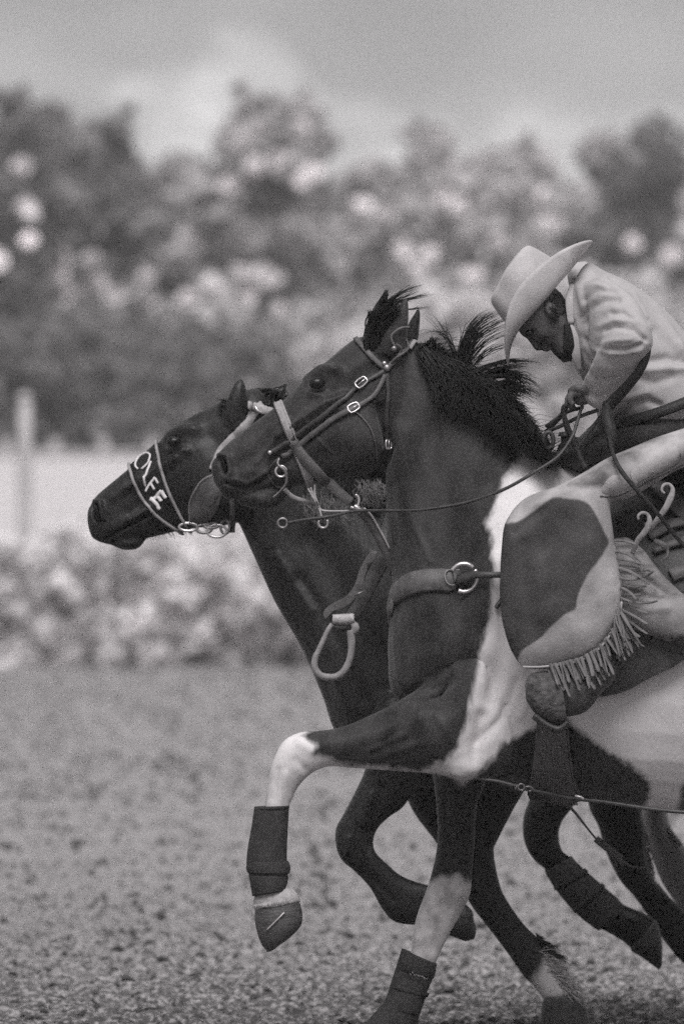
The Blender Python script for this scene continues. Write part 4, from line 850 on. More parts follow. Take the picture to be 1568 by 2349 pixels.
mb.add(V, F); nbd = mb.build('noseband', mat('noseband_dark', .010, rough=.6, spec=.35, var=.3, vscale=60, bump=.001, bscale=240), ha)
sol = nbd.modifiers.new('s', 'SOLIDIFY'); sol.thickness = .005; sol.offset = 1
for k in (0, K - 1):
    mb = MB(); tube(mb, [V[i * K + k] + (Na[i] * .004) for i in range(n)], .0044, n=0, k=8, closed=True); mb.build('rolled_edge', m_band, ha)
# lettering, laid on the noseband: reading down the face, tops towards the eye
LET = {'O': [[(.1,.5),(.2,.15),(.5,0),(.8,.15),(.9,.5),(.8,.85),(.5,1),(.2,.85),(.1,.5)]], 'L': [[(.1,1),(.1,.5),(.1,0)],[(.1,0),(.85,0)]], 'F': [[(.1,1),(.1,.5),(.1,0)],[(.1,1),(.85,1)],[(.1,.52),(.7,.52)]],
       'E': [[(.1,1),(.1,.5),(.1,0)],[(.1,1),(.85,1)],[(.1,.52),(.7,.52)],[(.1,0),(.85,0)]]}
for ch, polys, th in [('O', [[(321,1081),(315,1074),(317,1065),(324,1055),(334,1048),(343,1045),(349,1049),(347,1057),(342,1068),(335,1077),(329,1083)]], .0021), ('L', [[(351,1063),(347,1076),(339,1086),(328,1095)],[(328,1095),(330,1105),(332,1112)]], .0026),
        ('F', [[(355,1092),(347,1105),(340,1117),(335,1127)],[(355,1093),(360,1101),(365,1109)],[(347,1109),(351,1115),(355,1121)]], .0026), ('E', [[(373,1124),(364,1134),(356,1143),(347,1149)],[(373,1124),(378,1132),(383,1140)],[(365,1136),(369,1143),(372,1149)],[(347,1148),(354,1158),(366,1167)]], .0042)]:
    mb = MB()
    for st in polys:
        q = cat(st, 4); pts = []
        for x, y in q:
            x += 1
            p, nn = surf(BF, x, y, hy, .013, hy - .06); pts.append(p)
        tube(mb, pts, th * 1.25, n=0, k=8, flat=.6)
    mb.build('letter', mat('letter_white', .72, rough=.6, var=.12, vscale=80), ha)
def onplate(b, outline, yc, off, th, n=4, grid=.012, dflt=None):
    o = MB(); O = [W(x, y, yc) for x, y in outline]
    def fn(x, z):
        h = b.ray_cast(Vector((x, -6 + yc, z)), Vector((0, 1, 0))); return (h[0].y - off) if h[0] is not None and (dflt is None or h[0].y < dflt + .1) else (dflt if dflt is not None else yc)
    plate(o, O, th, fn, n, grid); o.sharp = True; return o
onplate(BF, [(434,1152),(444,1126),(463,1101),(486,1088),(505,1092),(512,1120),(506,1148),(495,1175),(472,1204),(440,1199),(432,1178)], hy, .010, .005, dflt=hy-.08).build('cheek_flap', m_leatherm, ha)
onplate(BF, [(478,1128),(492,1108),(503,1108),(503,1130),(494,1148),(482,1160),(472,1152)], hy, .015, .004, grid=.01, dflt=hy-.085).build('teardrop_patch', m_leatherm, ha)
mb = MB(); Q = [surf(BF, x, y, hy, .016, hy - .08)[0] for x, y in [(437,1196),(438,1152),(448,1127),(467,1103),(490,1092)]]; tube(mb, Q, .0014, n=4, k=5); mb.build('stitching', m_band, ha)
mb = MB(); strap(mb, BF, [(600,930),(585,945),(565,972),(545,996),(527,1014),(505,1040),(490,1080)], .026, hy, off=.008, dflt=hy - .09); mb.build('cheek_strap', m_band, ha)
mb = MB(); strap(mb, BF, [(560,930),(580,936),(600,943),(618,950)], .024, hy, off=.018, dflt=hy - .08); mb.build('brow_strap', m_rope, ha)
mb = MB(); Q = [surf(BF, x, y, hy, .03, hy - .1)[0] for x, y in [(570,936),(585,948),(598,956)]]; tube(mb, Q, .004, n=2, k=6); mb.build('buckle_bar', m_metal, ha)
mb = MB(); strap(mb, BF, [(530,1120),(531,1160),(532,1195),(533,1222)], .016, hy, off=.012, dflt=hy - .08); mb.build('throat_strap', m_leatherm, ha)
for x, y, r, rx, rz, m_ in [(432,1209,.020,1.3,.55,m_metal),(468,1213,.019,1.15,.6,m_metald),(497,1218,.023,1.2,.75,m_metal),(516,1208,.018,.7,1.1,m_metald),(484,1206,.014,1.4,.5,m_metald),(452,1200,.012,1.3,.7,m_leather)]:
    mb = MB(); ringt(mb, W(x, y, hy - .055), r, .0042, rx=rx, rz=rz); mb.build('ring', m_, ha)
# ---- bronc saddle of the bay horse: seat hidden, stirrup swings forward on its fender
bs = empty('bronc_saddle', W(900, 1300, FY - .3)); tag(bs, 'bronc saddle on the bay horse with an empty stirrup swinging at its shoulder', 'saddle')
mb = MB(); pts = [(1120,1190,.98),(1000,1215,.94),(925,1240,.90),(885,1272,.89),(862,1310,.9),(842,1350,.90),(822,1390,.9),(802,1420,.9)]; Q = [Vector(q) for q in cat(np.array([W(x, y, z) for x, y, z in pts]), 5)]
ribbon(mb, Q, [Vector((0, -1, 0))] * len(Q), list(np.linspace(.055, .038, len(Q))), .006); mb.build('fender', m_leather, bs)
onplate(BF, [(845,1268),(856,1262),(880,1272),(862,1285),(848,1290),(838,1312),(828,1345),(812,1372),(785,1392),(765,1398),(748,1415),(742,1405),(748,1392),(770,1378),(797,1362),(814,1335),(826,1300)], FY, .09, .012, grid=.02, dflt=.9).build('fender_edge', m_leatherm, bs)
mb = MB(); tube(mb, [W(x, y, .90) for x, y in [(858,1300),(848,1330),(838,1365)]], .003, n=4, k=6); tube(mb, [W(812,1366,.88), W(832,1357,.88)], .0028, n=1, k=6); mb.build('keeper_wire', m_metald, bs)
st_ = (CAM_D + .9) / CAM_D
mb = MB(); tube(mb, [W(x, y, .88) for x, y in [(762,1432),(752,1446),(741,1470),(730,1494),(722,1512),(722,1532),(732,1548),(750,1554),(772,1552),(790,1538),(802,1512),(806,1485),(805,1462),(804,1446)]], [.007,.007,.0075,.008,.009,.0095,.010,.010,.010,.010,.0095,.010,.011,.011], n=6, k=10); mb.build('stirrup_bow', m_band, bs)
mb = MB(); c = [W(x, y, .88) for x, y in [(762,1413),(785,1412),(812,1411)]]; tube(mb, [c[0] - Vector((0,0,.010)), c[1] - Vector((0,0,.012)), c[2] - Vector((0,0,.010))], [.014,.016,.015], n=4, k=10); mb.build('stirrup_top', m_rope, bs)
mb = MB(); tube(mb, [W(x, y, .88) for x, y in [(806,1428),(815,1440),(808,1455)]], [.008,.012,.008], n=3, k=10); mb.build('stirrup_bolt', m_band, bs)
mb = MB(); tube(mb, [W(762,1436,.885), W(783,1440,.885), W(804,1436,.885)], [.010,.011,.010], n=3, k=10); mb.build('stirrup_roller', m_leather, bs)
mb = MB(); loft(mb, [(1130,1150,1110,1210,.22),(1200,1120,1190,1300,.27),(1400,1130,1380,1350,.30),(1600,1100,1580,1340,.3),(1700,1060,1690,1240,.25)], FY); mb.build('seat', m_leather, bs)

# ---- leg boots
def boot(label, secs, yc, m, straps=(), tagp=None, group='protective boots on the horses legs'):
    root = empty('leg_boot', W(secs[0][0][0], secs[0][0][1], yc)); tag(root, label, 'leg boot', group)
    for i, s_ in enumerate(secs): mb = MB(); loft(mb, s_, yc, n=5, ring=26, e=2.3, cap=False); mb.build('sleeve' if i == 0 else 'overlap', m, root)
    for s_ in straps: mb = MB(); loft(mb, s_, yc, n=3, ring=24, e=2.3, cap=False); mb.build('strap', m_bootd, root)
    return root
boot('dark wrapped boot on the raised white foreleg of the paint horse', [[(583,1851,663,1848,.041),(576,1900,660,1900,.042),(568,1945,658,1945,.043),(565,1985,658,1982,.044),(572,2012,660,2008,.045),(578,2056,656,2042,.046)],[(567,1978,661,1976,.047),(564,1990,666,1990,.050),(567,2002,664,2004,.050)],[(570,2008,661,2012,.050),(574,2030,660,2030,.051),(580,2053,656,2042,.050)]], -.17, m_boot,
     [[(584,1852,664,1849,.042),(583,1858,663,1855,.043)]])
b2 = boot('dark strapped boot above the planted hoof of the paint horse, cut by the frame', [[(921,2176,1002,2212,.044),(910,2212,994,2240,.047),(895,2258,978,2280,.050),(882,2296,965,2318,.052),(855,2328,955,2352,.055),(828,2356,940,2398,.055)],[(903,2258,978,2284,.054),(892,2290,968,2312,.055),(884,2310,962,2330,.054)]], .17, m_boot,
     [[(914,2200,1000,2226,.049),(908,2222,994,2246,.051)],[(897,2256,984,2280,.055),(893,2264,981,2288,.056)]])
rr = random.Random(2); mb = MB()
for i in range(9):
    x = 940 + i * 4.6; y = 2232 + i * 1.4; tube(mb, [W(x, y + rr.uniform(-4, 2), .112), W(x + 2, y + rr.uniform(1, 6), .112)], .0013, n=0, k=5)
mb.build('tag_marks', m_band, b2)
boot('dark boot with two straps on the folded foreleg of the black horse', [[(1248,1998,1310,1964,.044),(1266,2030,1338,1997,.045),(1298,2072,1376,2029,.045),(1336,2110,1410,2056,.044),(1372,2136,1436,2084,.044)]], TY - .16, mat('boot_dark', .034, rough=.8, spec=.25, var=.2, vscale=30, bump=.0015, bscale=160),
     [[(1268,2036,1342,1992,.048),(1272,2044,1349,1999,.049)],[(1312,2088,1380,2026,.049),(1316,2096,1388,2033,.049)]])
# ------------------------------------------------------------------ saddle of the paint horse
m_blanket = mat('saddle_pad', .05, rough=.95, spec=.1, var=.3, vscale=30, bump=.003, bscale=140)
m_sadd = mat('saddle_leather', .030, rough=.55, spec=.4, var=.35, vscale=18, bump=.0015, bscale=120)
m_mohair = mat('mohair', .135, rough=.9, spec=.15, var=.3, vscale=60, bump=.004, bscale=40, stretch=(5, 1, .25))
sa = empty('stock_saddle', W(1450, 1200, -.3)); tag(sa, 'dark leather stock saddle with pad and mohair cinch on the paint horse', 'saddle')
SD = [(1392,1120),(1430,1075),(1560,1040),(1720,1010),(1800,1100),(1800,1400),(1700,1430),(1568,1482),(1500,1530),(1440,1572),(1370,1592),(1300,1600),(1250,1560),(1290,1450),(1360,1350),(1385,1230)]
onplate(BP, SD, 0, .014, .016, grid=.03).build('saddle_pad', m_blanket, sa)
onplate(BP, [(1380,1100),(1430,1060),(1600,1020),(1740,1000),(1760,1300),(1640,1400),(1540,1440),(1460,1440),(1400,1400),(1385,1250)], 0, .03, .012, grid=.03).build('skirt', m_sadd, sa)
onplate(BP, [(1440,1440),(1470,1425),(1540,1440),(1600,1470),(1540,1520),(1480,1550),(1420,1582),(1360,1590),(1390,1540),(1420,1490)], 0, .045, .012, grid=.03).build('fender', m_leather, sa)
for pts, w in [([(1500,1140),(1540,1180),(1600,1230)], .05), ([(1480,1245),(1530,1225),(1600,1215)], .03), ([(1490,1280),(1540,1262),(1600,1255)], .02), ([(1530,1330),(1560,1320),(1600,1325)], .04)]:
    mb = MB(); strap(mb, BP, pts, w, 0, .008, .045); mb.build('rigging_strap', m_leatherm, sa)
mb = MB(); loft(mb, [(1262,1040,1268,1062,.05),(1290,1030,1300,1075,.12),(1330,1000,1325,1088,.16),(1370,965,1372,1075,.17),(1400,985,1405,1080,.17),(1430,1020,1430,1090,.15)], 0); sw = mb.build('swell', m_sadd, sa)
mb = MB(); tube(mb, [W(1296,1050,-.02), W(1298,1020,-.02), W(1299,1000,-.02), W(1299,990,-.02)], [.018,.014,.016,.014], n=5, k=14); tube(mb, [W(1299,1001,-.02), W(1299,991,-.02)], [.024,.02], n=3, k=16); mb.build('horn', m_leather, sa)
mb = MB(); loft(mb, [(1400,1060,1405,1100,.15),(1500,1050,1500,1100,.17),(1640,1010,1640,1080,.18),(1720,930,1740,1060,.18),(1750,910,1765,1000,.12)], 0); mb.build('seat', m_sadd, sa)
ci = onplate(BP, [(1232,1640),(1262,1636),(1294,1642),(1300,1700),(1312,1780),(1332,1838),(1290,1842),(1250,1840),(1212,1832),(1216,1780),(1224,1700)], 0, .014, .014, n=2, grid=.02); ci.build('cinch', m_mohair, sa)
mb = MB(); rr = random.Random(8)
for i in range(24):
    t = (i + .5) / 24; Q = [surf(BP, 1232 * (1 - t) + 1294 * t, 1645, 0, .024)[0], surf(BP, 1223 * (1 - t) + 1303 * t, 1720, 0, .024)[0], surf(BP, 1216 * (1 - t) + 1313 * t, 1780, 0, .024)[0], surf(BP, 1213 * (1 - t) + 1326 * t, 1826, 0, .024)[0]]
    tube(mb, Q, .0024, n=4, k=6, a=rr.random())
mb.build('cinch_strands', m_mohair, sa)
P3, N3 = around(BP, (1330,1100), (1265,1830), 0, 150, 200, 12, .012)
mb = MB(); ribbon(mb, P3, N3, .13, .01); mb.build('cinch_underside', m_blanket, sa)
# stirrup and its leather at the near side
SYN = -.43
mb = MB(); loft(mb, [(1204,1572,1206,1606,.030),(1212,1550,1222,1632,.048),(1232,1541,1245,1650,.055),(1262,1540,1275,1662,.058),(1285,1545,1300,1664,.055)], SYN, ring=24, e=2.4, cap=False)
for f in range(0): pass
hood = mb.build('stirrup', mat('rawhide_wrap', .075, rough=.75, spec=.3, var=.6, vscale=55, bump=.006, bscale=85), sa)
mb = MB(); tube(mb, [W(x, y, SYN) for x, y in [(1300,1655),(1280,1672),(1250,1660),(1225,1640)]], .012, n=4, k=10, flat=3.2); mb.build('stirrup_tread', m_leather, sa)
# belly strap, snap and loose cord
be = empty('belly_strap', W(1200, 1805, -.2)); tag(be, 'thin belly strap with a bright snap hanging under the paint horse girth', 'strap')
mb = MB(); tube(mb, [W(x, y, z) for x, y, z in [(1085,1786,-.2),(1110,1788,-.2),(1140,1792,-.21),(1168,1799,-.22),(1182,1803,-.22)]], .0035, n=5, k=8); mb.build('leather_lace', m_leatherm, be)
mb = MB(); ringt(mb, W(1195,1806,-.22), .0085, .0026); tube(mb, [W(1204,1806,-.22), W(1216,1805,-.22), W(1222,1812,-.22), W(1212,1816,-.22)], .003, n=4, k=8); tube(mb, [W(1186,1800,-.22), W(1181,1812,-.22)], .0026, n=2, k=6); mb.build('snap', m_metald, be)
mb = MB(); pts = [(1215,1812,-.22),(1260,1822,-.23),(1310,1832,-.24),(1380,1840,-.25),(1460,1852,-.26),(1540,1862,-.26),(1620,1866,-.26)]
Q = [Vector(q) for q in cat(np.array([W(*p) for p in pts]), 5)]; ribbon(mb, Q, [Vector((0, -1, -.15)).normalized()] * len(Q), .010, .004); mb.build('strap', m_leather, be)
mb = MB(); tube(mb, [W(1318,1826,-.26), W(1332,1829,-.26), W(1338,1834,-.26)], .0035, n=2, k=8); mb.build('buckle', m_metal, be)
co_ = empty('loose_cord', W(1290, 1822, -.2)); tag(co_, 'thin light cord slanting down from the belly strap past the folded legs', 'cord')
mb = MB(); tube(mb, [W(x, y, .6) for x, y in [(1266,1818),(1290,1838),(1316,1862),(1350,1905),(1378,1938),(1395,1952),(1425,1975),(1452,1990),(1480,1992)]], [.004]*3+[.0028]*3+[.0035]*3, n=5, k=6); mb.build('cord', m_leatherm, co_)
mb = MB(); Q = [W(x, y, .62) for x, y in [(1366,1924),(1385,1940),(1405,1955),(1425,1972)]]; Q = [Vector(q) for q in cat(np.array(Q), 5)]; ribbon(mb, Q, [Vector((0, -1, .2)).normalized()] * len(Q), .02, .005); mb.build('flap', m_leatherm, co_)
for i, (dx, dy) in enumerate([(20, 25), (35, 22)]):
    mb = MB(); tube(mb, [W(1395 + i * 6, 1950, .63), W(1400 + dx * .5, 1965 + dy * .5, .63), W(1395 + dx, 1965 + dy, .63)], .003, n=3, k=6); mb.build('strand', m_leatherm, co_)

# ------------------------------------------------------------------ rider
m_skin = mat('skin', .10, rough=.55, spec=.35, var=.18, vscale=25, bump=.0012, bscale=180)
m_hairr = mat('rider_hair', .03, rough=.7, var=.3, vscale=60)
m_shirt = mat('shirt_cotton', .42, rough=.85, spec=.2, var=.05, vscale=20, bump=.0009, bscale=260, sheen=.1)
m_felt = mat('hat_straw', .50, rough=.85, spec=.2, var=.20, vscale=14, bump=.0012, bscale=300)
m_glove = mat('glove_leather', .07, rough=.7, spec=.3, var=.3, vscale=40, bump=.001, bscale=150)
m_chap = mat('chap_leather', .39, rough=.75, spec=.2, var=.42, vscale=9, bump=.0012, bscale=140, bump2=.006, b2scale=10, v2=.075, v2scale=6, v2t=(.009, .018), attr='dark')
m_chapl = mat('chap_leather_pale', .42, rough=.7, spec=.25, var=.12, vscale=14, bump=.0012, bscale=140)
m_over = mat('chap_overlay', .44, rough=.7, spec=.25, var=.08, vscale=14, bump=.001, bscale=140)
m_jean = mat('denim', .035, rough=.85, spec=.2, var=.3, vscale=40, bump=.001, bscale=220)
RD = empty('person', W(1450, 900, -.1)); tag(RD, 'person in pale cowboy hat, light shirt and fringed chaps bent low over the paint horse', 'person')
HR = -.14
mb = MB()
# head
loft(mb, [(1288,829,1306,822,.028),(1274,814,1318,790,.048),(1262,800,1322,765,.056),(1248,792,1318,742,.062),(1235,788,1310,722,.070),(1218,780,1302,702,.074),(1198,770,1292,684,.078),(1186,752,1278,664,.080),(1182,728,1258,652,.076),(1190,705,1238,655,.06)], HR, ring=24)
loft(mb, [(1196,768,1214,758,.010),(1206,775,1222,766,.012),(1216,787,1228,776,.014),(1225,800,1236,785,.018),(1232,804,1243,792,.014)], HR, ring=12)
loft(mb, [(1238,799,1252,790,.020),(1244,805,1258,794,.025),(1247,801,1262,794,.024)], HR, ring=12); loft(mb, [(1248,806,1260,796,.022),(1256,806,1266,798,.022),(1262,803,1272,797,.02)], HR, ring=12)
loft(mb, [(1266,808,1290,790,.026),(1280,822,1302,800,.032),(1296,830,1310,812,.028)], HR, ring=12)
loft(mb, [(1290,690,1300,800,.058),(1330,680,1335,800,.062),(1370,690,1370,790,.07)], HR + .02)     # neck
loft(mb, [(1248,700,1258,694,.008,HR-.078),(1247,716,1270,700,.014,HR-.084),(1256,728,1272,716,.012,HR-.082),(1263,736,1270,730,.007,HR-.078)], HR, ring=12)   # ear
# wrist and hand, palm then separate fingers closing on the reins
HN = -.22
loft(mb, [(1398,868,1372,920,.028),(1372,888,1352,925,.026),(1352,892,1338,930,.026),(1338,896,1326,930,.028),(1326,902,1318,926,.024)], HN, ring=16)
for k, (yy, a_, b_, c_, d_, r_) in enumerate([(-.035,(1332,902),(1314,902),(1306,916),(1314,928),.0095),(-.013,(1330,904),(1310,905),(1301,921),(1311,934),.0098),(.009,(1330,907),(1311,911),(1304,926),(1314,938),.0092),(.029,(1332,910),(1316,917),(1311,930),(1319,938),.0082)]):
    tube(mb, [W(*a_, HN + yy), W(*b_, HN + yy), W(*c_, HN + yy), W(*d_, HN + yy)], [r_ * 1.1, r_, r_ * .95, r_ * .8], n=4, k=10)
tube(mb, [W(1346,898,HN-.035), W(1330,890,HN-.045), W(1314,892,HN-.035), W(1306,900,HN-.02)], [.012,.011,.0095,.008], n=4, k=10)
body = remesh(mb, .0024, 2, .5)
sculpt(body, [([(1206,768),(1222,762)], .008, -.004, -1, HR), ([(1214,764)], .006, -.005, -1, HR), ([(1200,762),(1216,752)], .006, .003, -1, HR), ([(1240,768)], .016, .004, -1, HR), ([(1228,797),(1236,790)], .004, .002, -1, HR), ([(1240,790),(1252,775)], .006, -.002, -1, HR),
  ([(1247,801),(1260,792)], .003, -.003, -1, HR), ([(1260,712)], .006, -.006, -1, HR), ([(1275,740),(1290,780)], .01, -.003, -1, HR)], HR)
link('body', body, m_skin, RD)
eye_part(RD, 1213, 764, HR - .052, .010, HR)
mb = MB(); mbb = MB(); rg = random.Random(9)
for i in range(700):    # short dark hair at temple and nape, goatee on the chin
    if i < 480: t = rg.random(); x = 1262 + 40 * t + rg.gauss(0, 4); y = 700 - 36 * t + rg.uniform(-16, 34); d = Vector((.008, -.002, -.010))
    else: x = rg.uniform(1262, 1306); y = np.interp(x, [1262, 1280, 1306], [803, 820, 824]) - rg.uniform(0, 16); d = Vector((.006, -.003, -.008))
    w = W(x, y, HR); ht = BVHTree.FromPolygons([v.co for v in body.vertices], [tuple(p.vertices) for p in body.polygons]) if i == 0 else ht
    h = ht.ray_cast(Vector((w.x, -5, w.z)), Vector((0, 1, 0)))
    if h[0] is None or h[0].y > -.1: continue
    tube(mb if i < 480 else mbb, [h[0], h[0] + d * .5 + Vector((0, -.002, 0)), h[0] + d], [.0016, .0012, .0004], n=0, k=3)
mb.build('hair', m_hairr, RD); mbb.build('beard', mat('beard_hair', .05, rough=.7, var=.3, vscale=60), RD)
BR = ht
# hat
hc = W(1243, 688, HR); s0 = S(HR); fv = Vector((-.66, 0, -.75)).normalized(); uv = Vector((-.75, 0, .66)).normalized(); yv = Vector((0, -1, 0))
def hatp(a, b, c): return hc + fv * a + yv * b + uv * c
V = []; F = []; NA, NB = 72, 14
for i in range(NA):
    ph = 2 * math.pi * i / NA; cf_, sf = math.cos(ph), math.sin(ph)
    for j in range(NB):
        s_ = j / (NB - 1); ax = .104 + ((.192 if cf_ > 0 else .205) - .104) * s_; by = .078 + (.150 - .078) * (s_ ** .8)
        side = abs(sf) ** 2.0; u_ = side * (.074 * s_ ** 1.9 - .006 * math.sin(math.pi * s_)) + (-.046 * s_ ** 1.7 * cf_ ** 2 if cf_ > 0 else .006 * s_ ** 1.5 * cf_ ** 2)
        yy = by * sf * (1 - .16 * side * s_ ** 2)
        V.append(hatp(ax * cf_, yy, u_ + .004 * math.sin(3 * ph) * s_))
for i in range(NA):
    k = (i + 1) % NA
    for j in range(NB - 1): F.append((i * NB + j, i * NB + j + 1, k * NB + j + 1, k * NB + j))
hat = empty('hat', hc); hat.parent = RD; hat.matrix_parent_inverse = Matrix.Translation(-RD.location)
mb = MB(); mb.add(V, F); brm = mb.build('brim', m_felt, hat); so = brm.modifiers.new('s', 'SOLIDIFY'); so.thickness = .004
mb = MB(); V = []; F = []; NC = 16
for j in range(NC):
    t = j / (NC - 1)
    for i in range(NA):
        ph = 2 * math.pi * i / NA; cf_, sf = math.cos(ph), math.sin(ph)
        if t < .72: q = t / .72; ra = 1 - .10 * q ** 2; h = .118 * q
        else: q = (t - .72) / .28; ra = (1 - .10) * math.sqrt(max(0, 1 - q ** 2.4)); h = .118 + .010 * math.sin(q * math.pi / 2)
        a = .106 * ra * cf_ + .004; b = .078 * ra * sf
        crease = -.028 * math.exp(-(b / .018) ** 2) * max(0, h / .118 - .55) * 2.0
        pinch = 1 - .22 * max(0, cf_) ** 2 * max(0, h / .12) ** 2
        h2 = h * (1 + .05 * max(0, -cf_)) + crease - .018 * max(0, cf_) * (h / .118)
        dent = .010 * math.exp(-((abs(sf) - .85) / .3) ** 2) * math.exp(-((cf_ - .45) / .35) ** 2) * (h / .118)
        V.append(hatp(a, b * pinch - math.copysign(dent, sf), h2))
for j in range(NC - 1):
    for i in range(NA):
        k = (i + 1) % NA; F.append((j * NA + i, j * NA + k, (j + 1) * NA + k, (j + 1) * NA + i))
F.append(tuple((NC - 1) * NA + i for i in range(NA)))
mb.add(V, F); mb.build('crown', m_felt, hat)
mb = MB(); ribbon(mb, [hatp(.1085 * math.cos(a), .0805 * math.sin(a), .014) for a in np.linspace(0, 2 * math.pi, 60, False)], [(fv * math.cos(a) + yv * math.sin(a)).normalized() for a in np.linspace(0, 2 * math.pi, 60, False)], .020, .003, True); mb.build('hat_band', mat('hat_band', .45, rough=.7, var=.1, vscale=40), hat)
mb = MB(); tube(mb, [W(1299,744,HR-.064), W(1303,770,HR-.068), W(1305,800,HR-.062), W(1306,822,HR-.045)], [.008,.013,.016,.009], n=4, k=12, flat=.6); mb.build('dark_neck_piece', mat('dark_neck', .012, rough=.9, var=.3, vscale=30), RD)  # dark strip down the near side of the neck
# shirt: torso, sleeves and folds in one cloth mesh
mb = MB()
loft(mb, [(1303,690,1304,770,.055,HR),(1312,650,1312,805,.09,-.12),(1345,604,1322,845,.16,-.06),(1385,622,1340,880,.20,-.03),(1440,646,1365,915,.205,-.02),(1500,688,1385,940,.20,0),(1560,748,1402,965,.19,0),(1620,830,1412,985,.18,0),(1665,905,1440,1000,.175,0)], 0, ring=30, e=2.3)
loft(mb, [(1320,600,1325,680,.06,.05),(1345,596,1350,700,.08,.08)], 0)
loft(mb, [(1330,655,1345,760,.06,-.18),(1370,640,1345,800,.075,-.24),(1410,660,1352,812,.078,-.30),(1448,695,1368,815,.075,-.35),(1474,742,1390,815,.066,-.385),(1484,775,1405,812,.058,-.40)], 0, ring=26)       # upper arm
loft(mb, [(1482,768,1440,738,.05,-.395),(1484,800,1392,765,.060,-.40),(1466,835,1366,800,.058,-.375),(1440,868,1350,835,.050,-.33),(1415,898,1338,862,.044,-.28),(1396,922,1330,880,.040,-.24),(1380,938,1326,892,.037,-.225)], 0, ring=26)   # forearm
sh = remesh(mb, .0055, 4, .5)
sculpt(sh, [ # folds radiating from the armpit and elbow, shoulder seam, yoke
 ([(1350,700),(1328,735),(1330,775),(1358,800)], .010, -.010, -1, 0), ([(1338,690),(1365,668),(1400,672)], .009, -.009, -1, 0), ([(1342,745),(1350,712),(1376,694),(1408,692)], .009, -.013, -1, 0), ([(1360,752),(1370,722),(1400,712)], .010, .006, -1, 0), ([(1395,724),(1418,722),(1440,738)], .006, -.010, -1, 0),
 ([(1362,800),(1370,765),(1400,752),(1440,760),(1470,785)], .007, -.014, -1, 0), ([(1366,775),(1372,752),(1400,742),(1450,745)], .009, .010, -1, 0), ([(1368,792),(1400,786),(1436,784)], .006, .006, -1, 0), ([(1378,806),(1420,808),(1462,796)], .006, -.009, -1, 0), ([(1390,816),(1424,818),(1460,808)], .006, .006, -1, 0), ([(1360,815),(1390,828),(1440,822)], .009, -.006, -1, 0),
 ([(1345,850),(1352,868),(1375,878),(1410,868)], .007, -.009, -1, 0), ([(1338,858),(1350,885)], .006, .006, -1, 0), ([(1370,845),(1400,850)], .008, .005, -1, 0), ([(1348,905),(1368,915),(1392,905)], .006, -.006, -1, 0), ([(1400,640),(1440,665),(1462,700),(1478,745)], .007, -.009, -1, 0), ([(1418,648),(1455,680),(1478,728)], .007, .008, -1, 0),
 ([(1320,645),(1350,640),(1390,655)], .008, -.007, -1, 0), ([(1330,660),(1360,655),(1380,662)], .007, .006, -1, 0), ([(1310,740),(1325,790),(1350,835)], .007, -.007, -1, .1), ([(1330,800),(1345,850)], .007, .007, -1, .1),
 ([(1500,760),(1530,790),(1560,830)], .014, -.010), ([(1490,830),(1530,822),(1570,830)], .012, -.012), ([(1480,850),(1530,845),(1580,850)], .010, .009), ([(1420,960),(1440,930),(1480,918),(1510,930)], .009, -.014), ([(1408,955),(1430,915),(1480,900)], .010, .010), ([(1460,870),(1500,880),(1540,865)], .012, -.009), ([(1505,700),(1540,760),(1560,800)], .010, .008), ([(1555,790),(1568,820),(1560,840)], .010, .009)], -.1, k=.85)
link('shirt', sh, m_shirt, RD)
mb = MB(); tube(mb, [W(1308,742,HR-.062), W(1316,775,HR-.066), W(1321,815,HR-.06), W(1328,850,HR-.04)], [.004,.012,.012,.006], n=5, k=12, flat=.35); tube(mb, [W(1312,652,HR-.02), W(1307,690,HR-.055), W(1309,742,HR-.064)], [.006,.013,.008], n=5, k=12, flat=.35); mb.build('collar', m_shirt, RD)
for x, y in ((1411,870), (1381,910)):
    w = W(x, y, 0); mb = MB(); q = BVHTree.FromPolygons([v.co for v in sh.vertices], [tuple(p.vertices) for p in sh.polygons]).ray_cast(Vector((w.x, -5, w.z)), Vector((0, 1, 0)))[0]; tube(mb, [q + Vector((0, .002, 0)), q + Vector((0, -.003, 0))], [.0055, .004], n=1, k=12); mb.build('snap_button', m_metal, RD)
# far arm: sleeve end and gloved hand with fingers on the horn
mb = MB(); loft(mb, [(1350,860,1372,905,.05,.18),(1362,900,1395,930,.045,.16),(1368,945,1402,960,.042,.12),(1372,965,1400,985,.04,.10)], .1); mb.build('far_sleeve', m_shirt, RD)
mb = MB(); loft(mb, [(1405,955,1368,975,.035),(1400,985,1350,985,.034),(1375,1010,1332,1002,.036),(1352,1030,1318,1016,.036)], .04, ring=16)
for k in range(4):
    yy = .012 + .022 * k; tube(mb, [W(1328,1012,yy), W(1308,1012,yy), W(1290,1022,yy), W(1284,1040,yy), W(1294,1048,yy)], [.012,.011,.0105,.010,.008], n=4, k=10)
tube(mb, [W(1352,1012,-.005), W(1335,1030,-.02), W(1318,1042,-.02), W(1306,1046,-.01)], [.014,.012,.011,.009], n=4, k=10)
link('glove', remesh(mb, .004, 3), m_glove, RD)
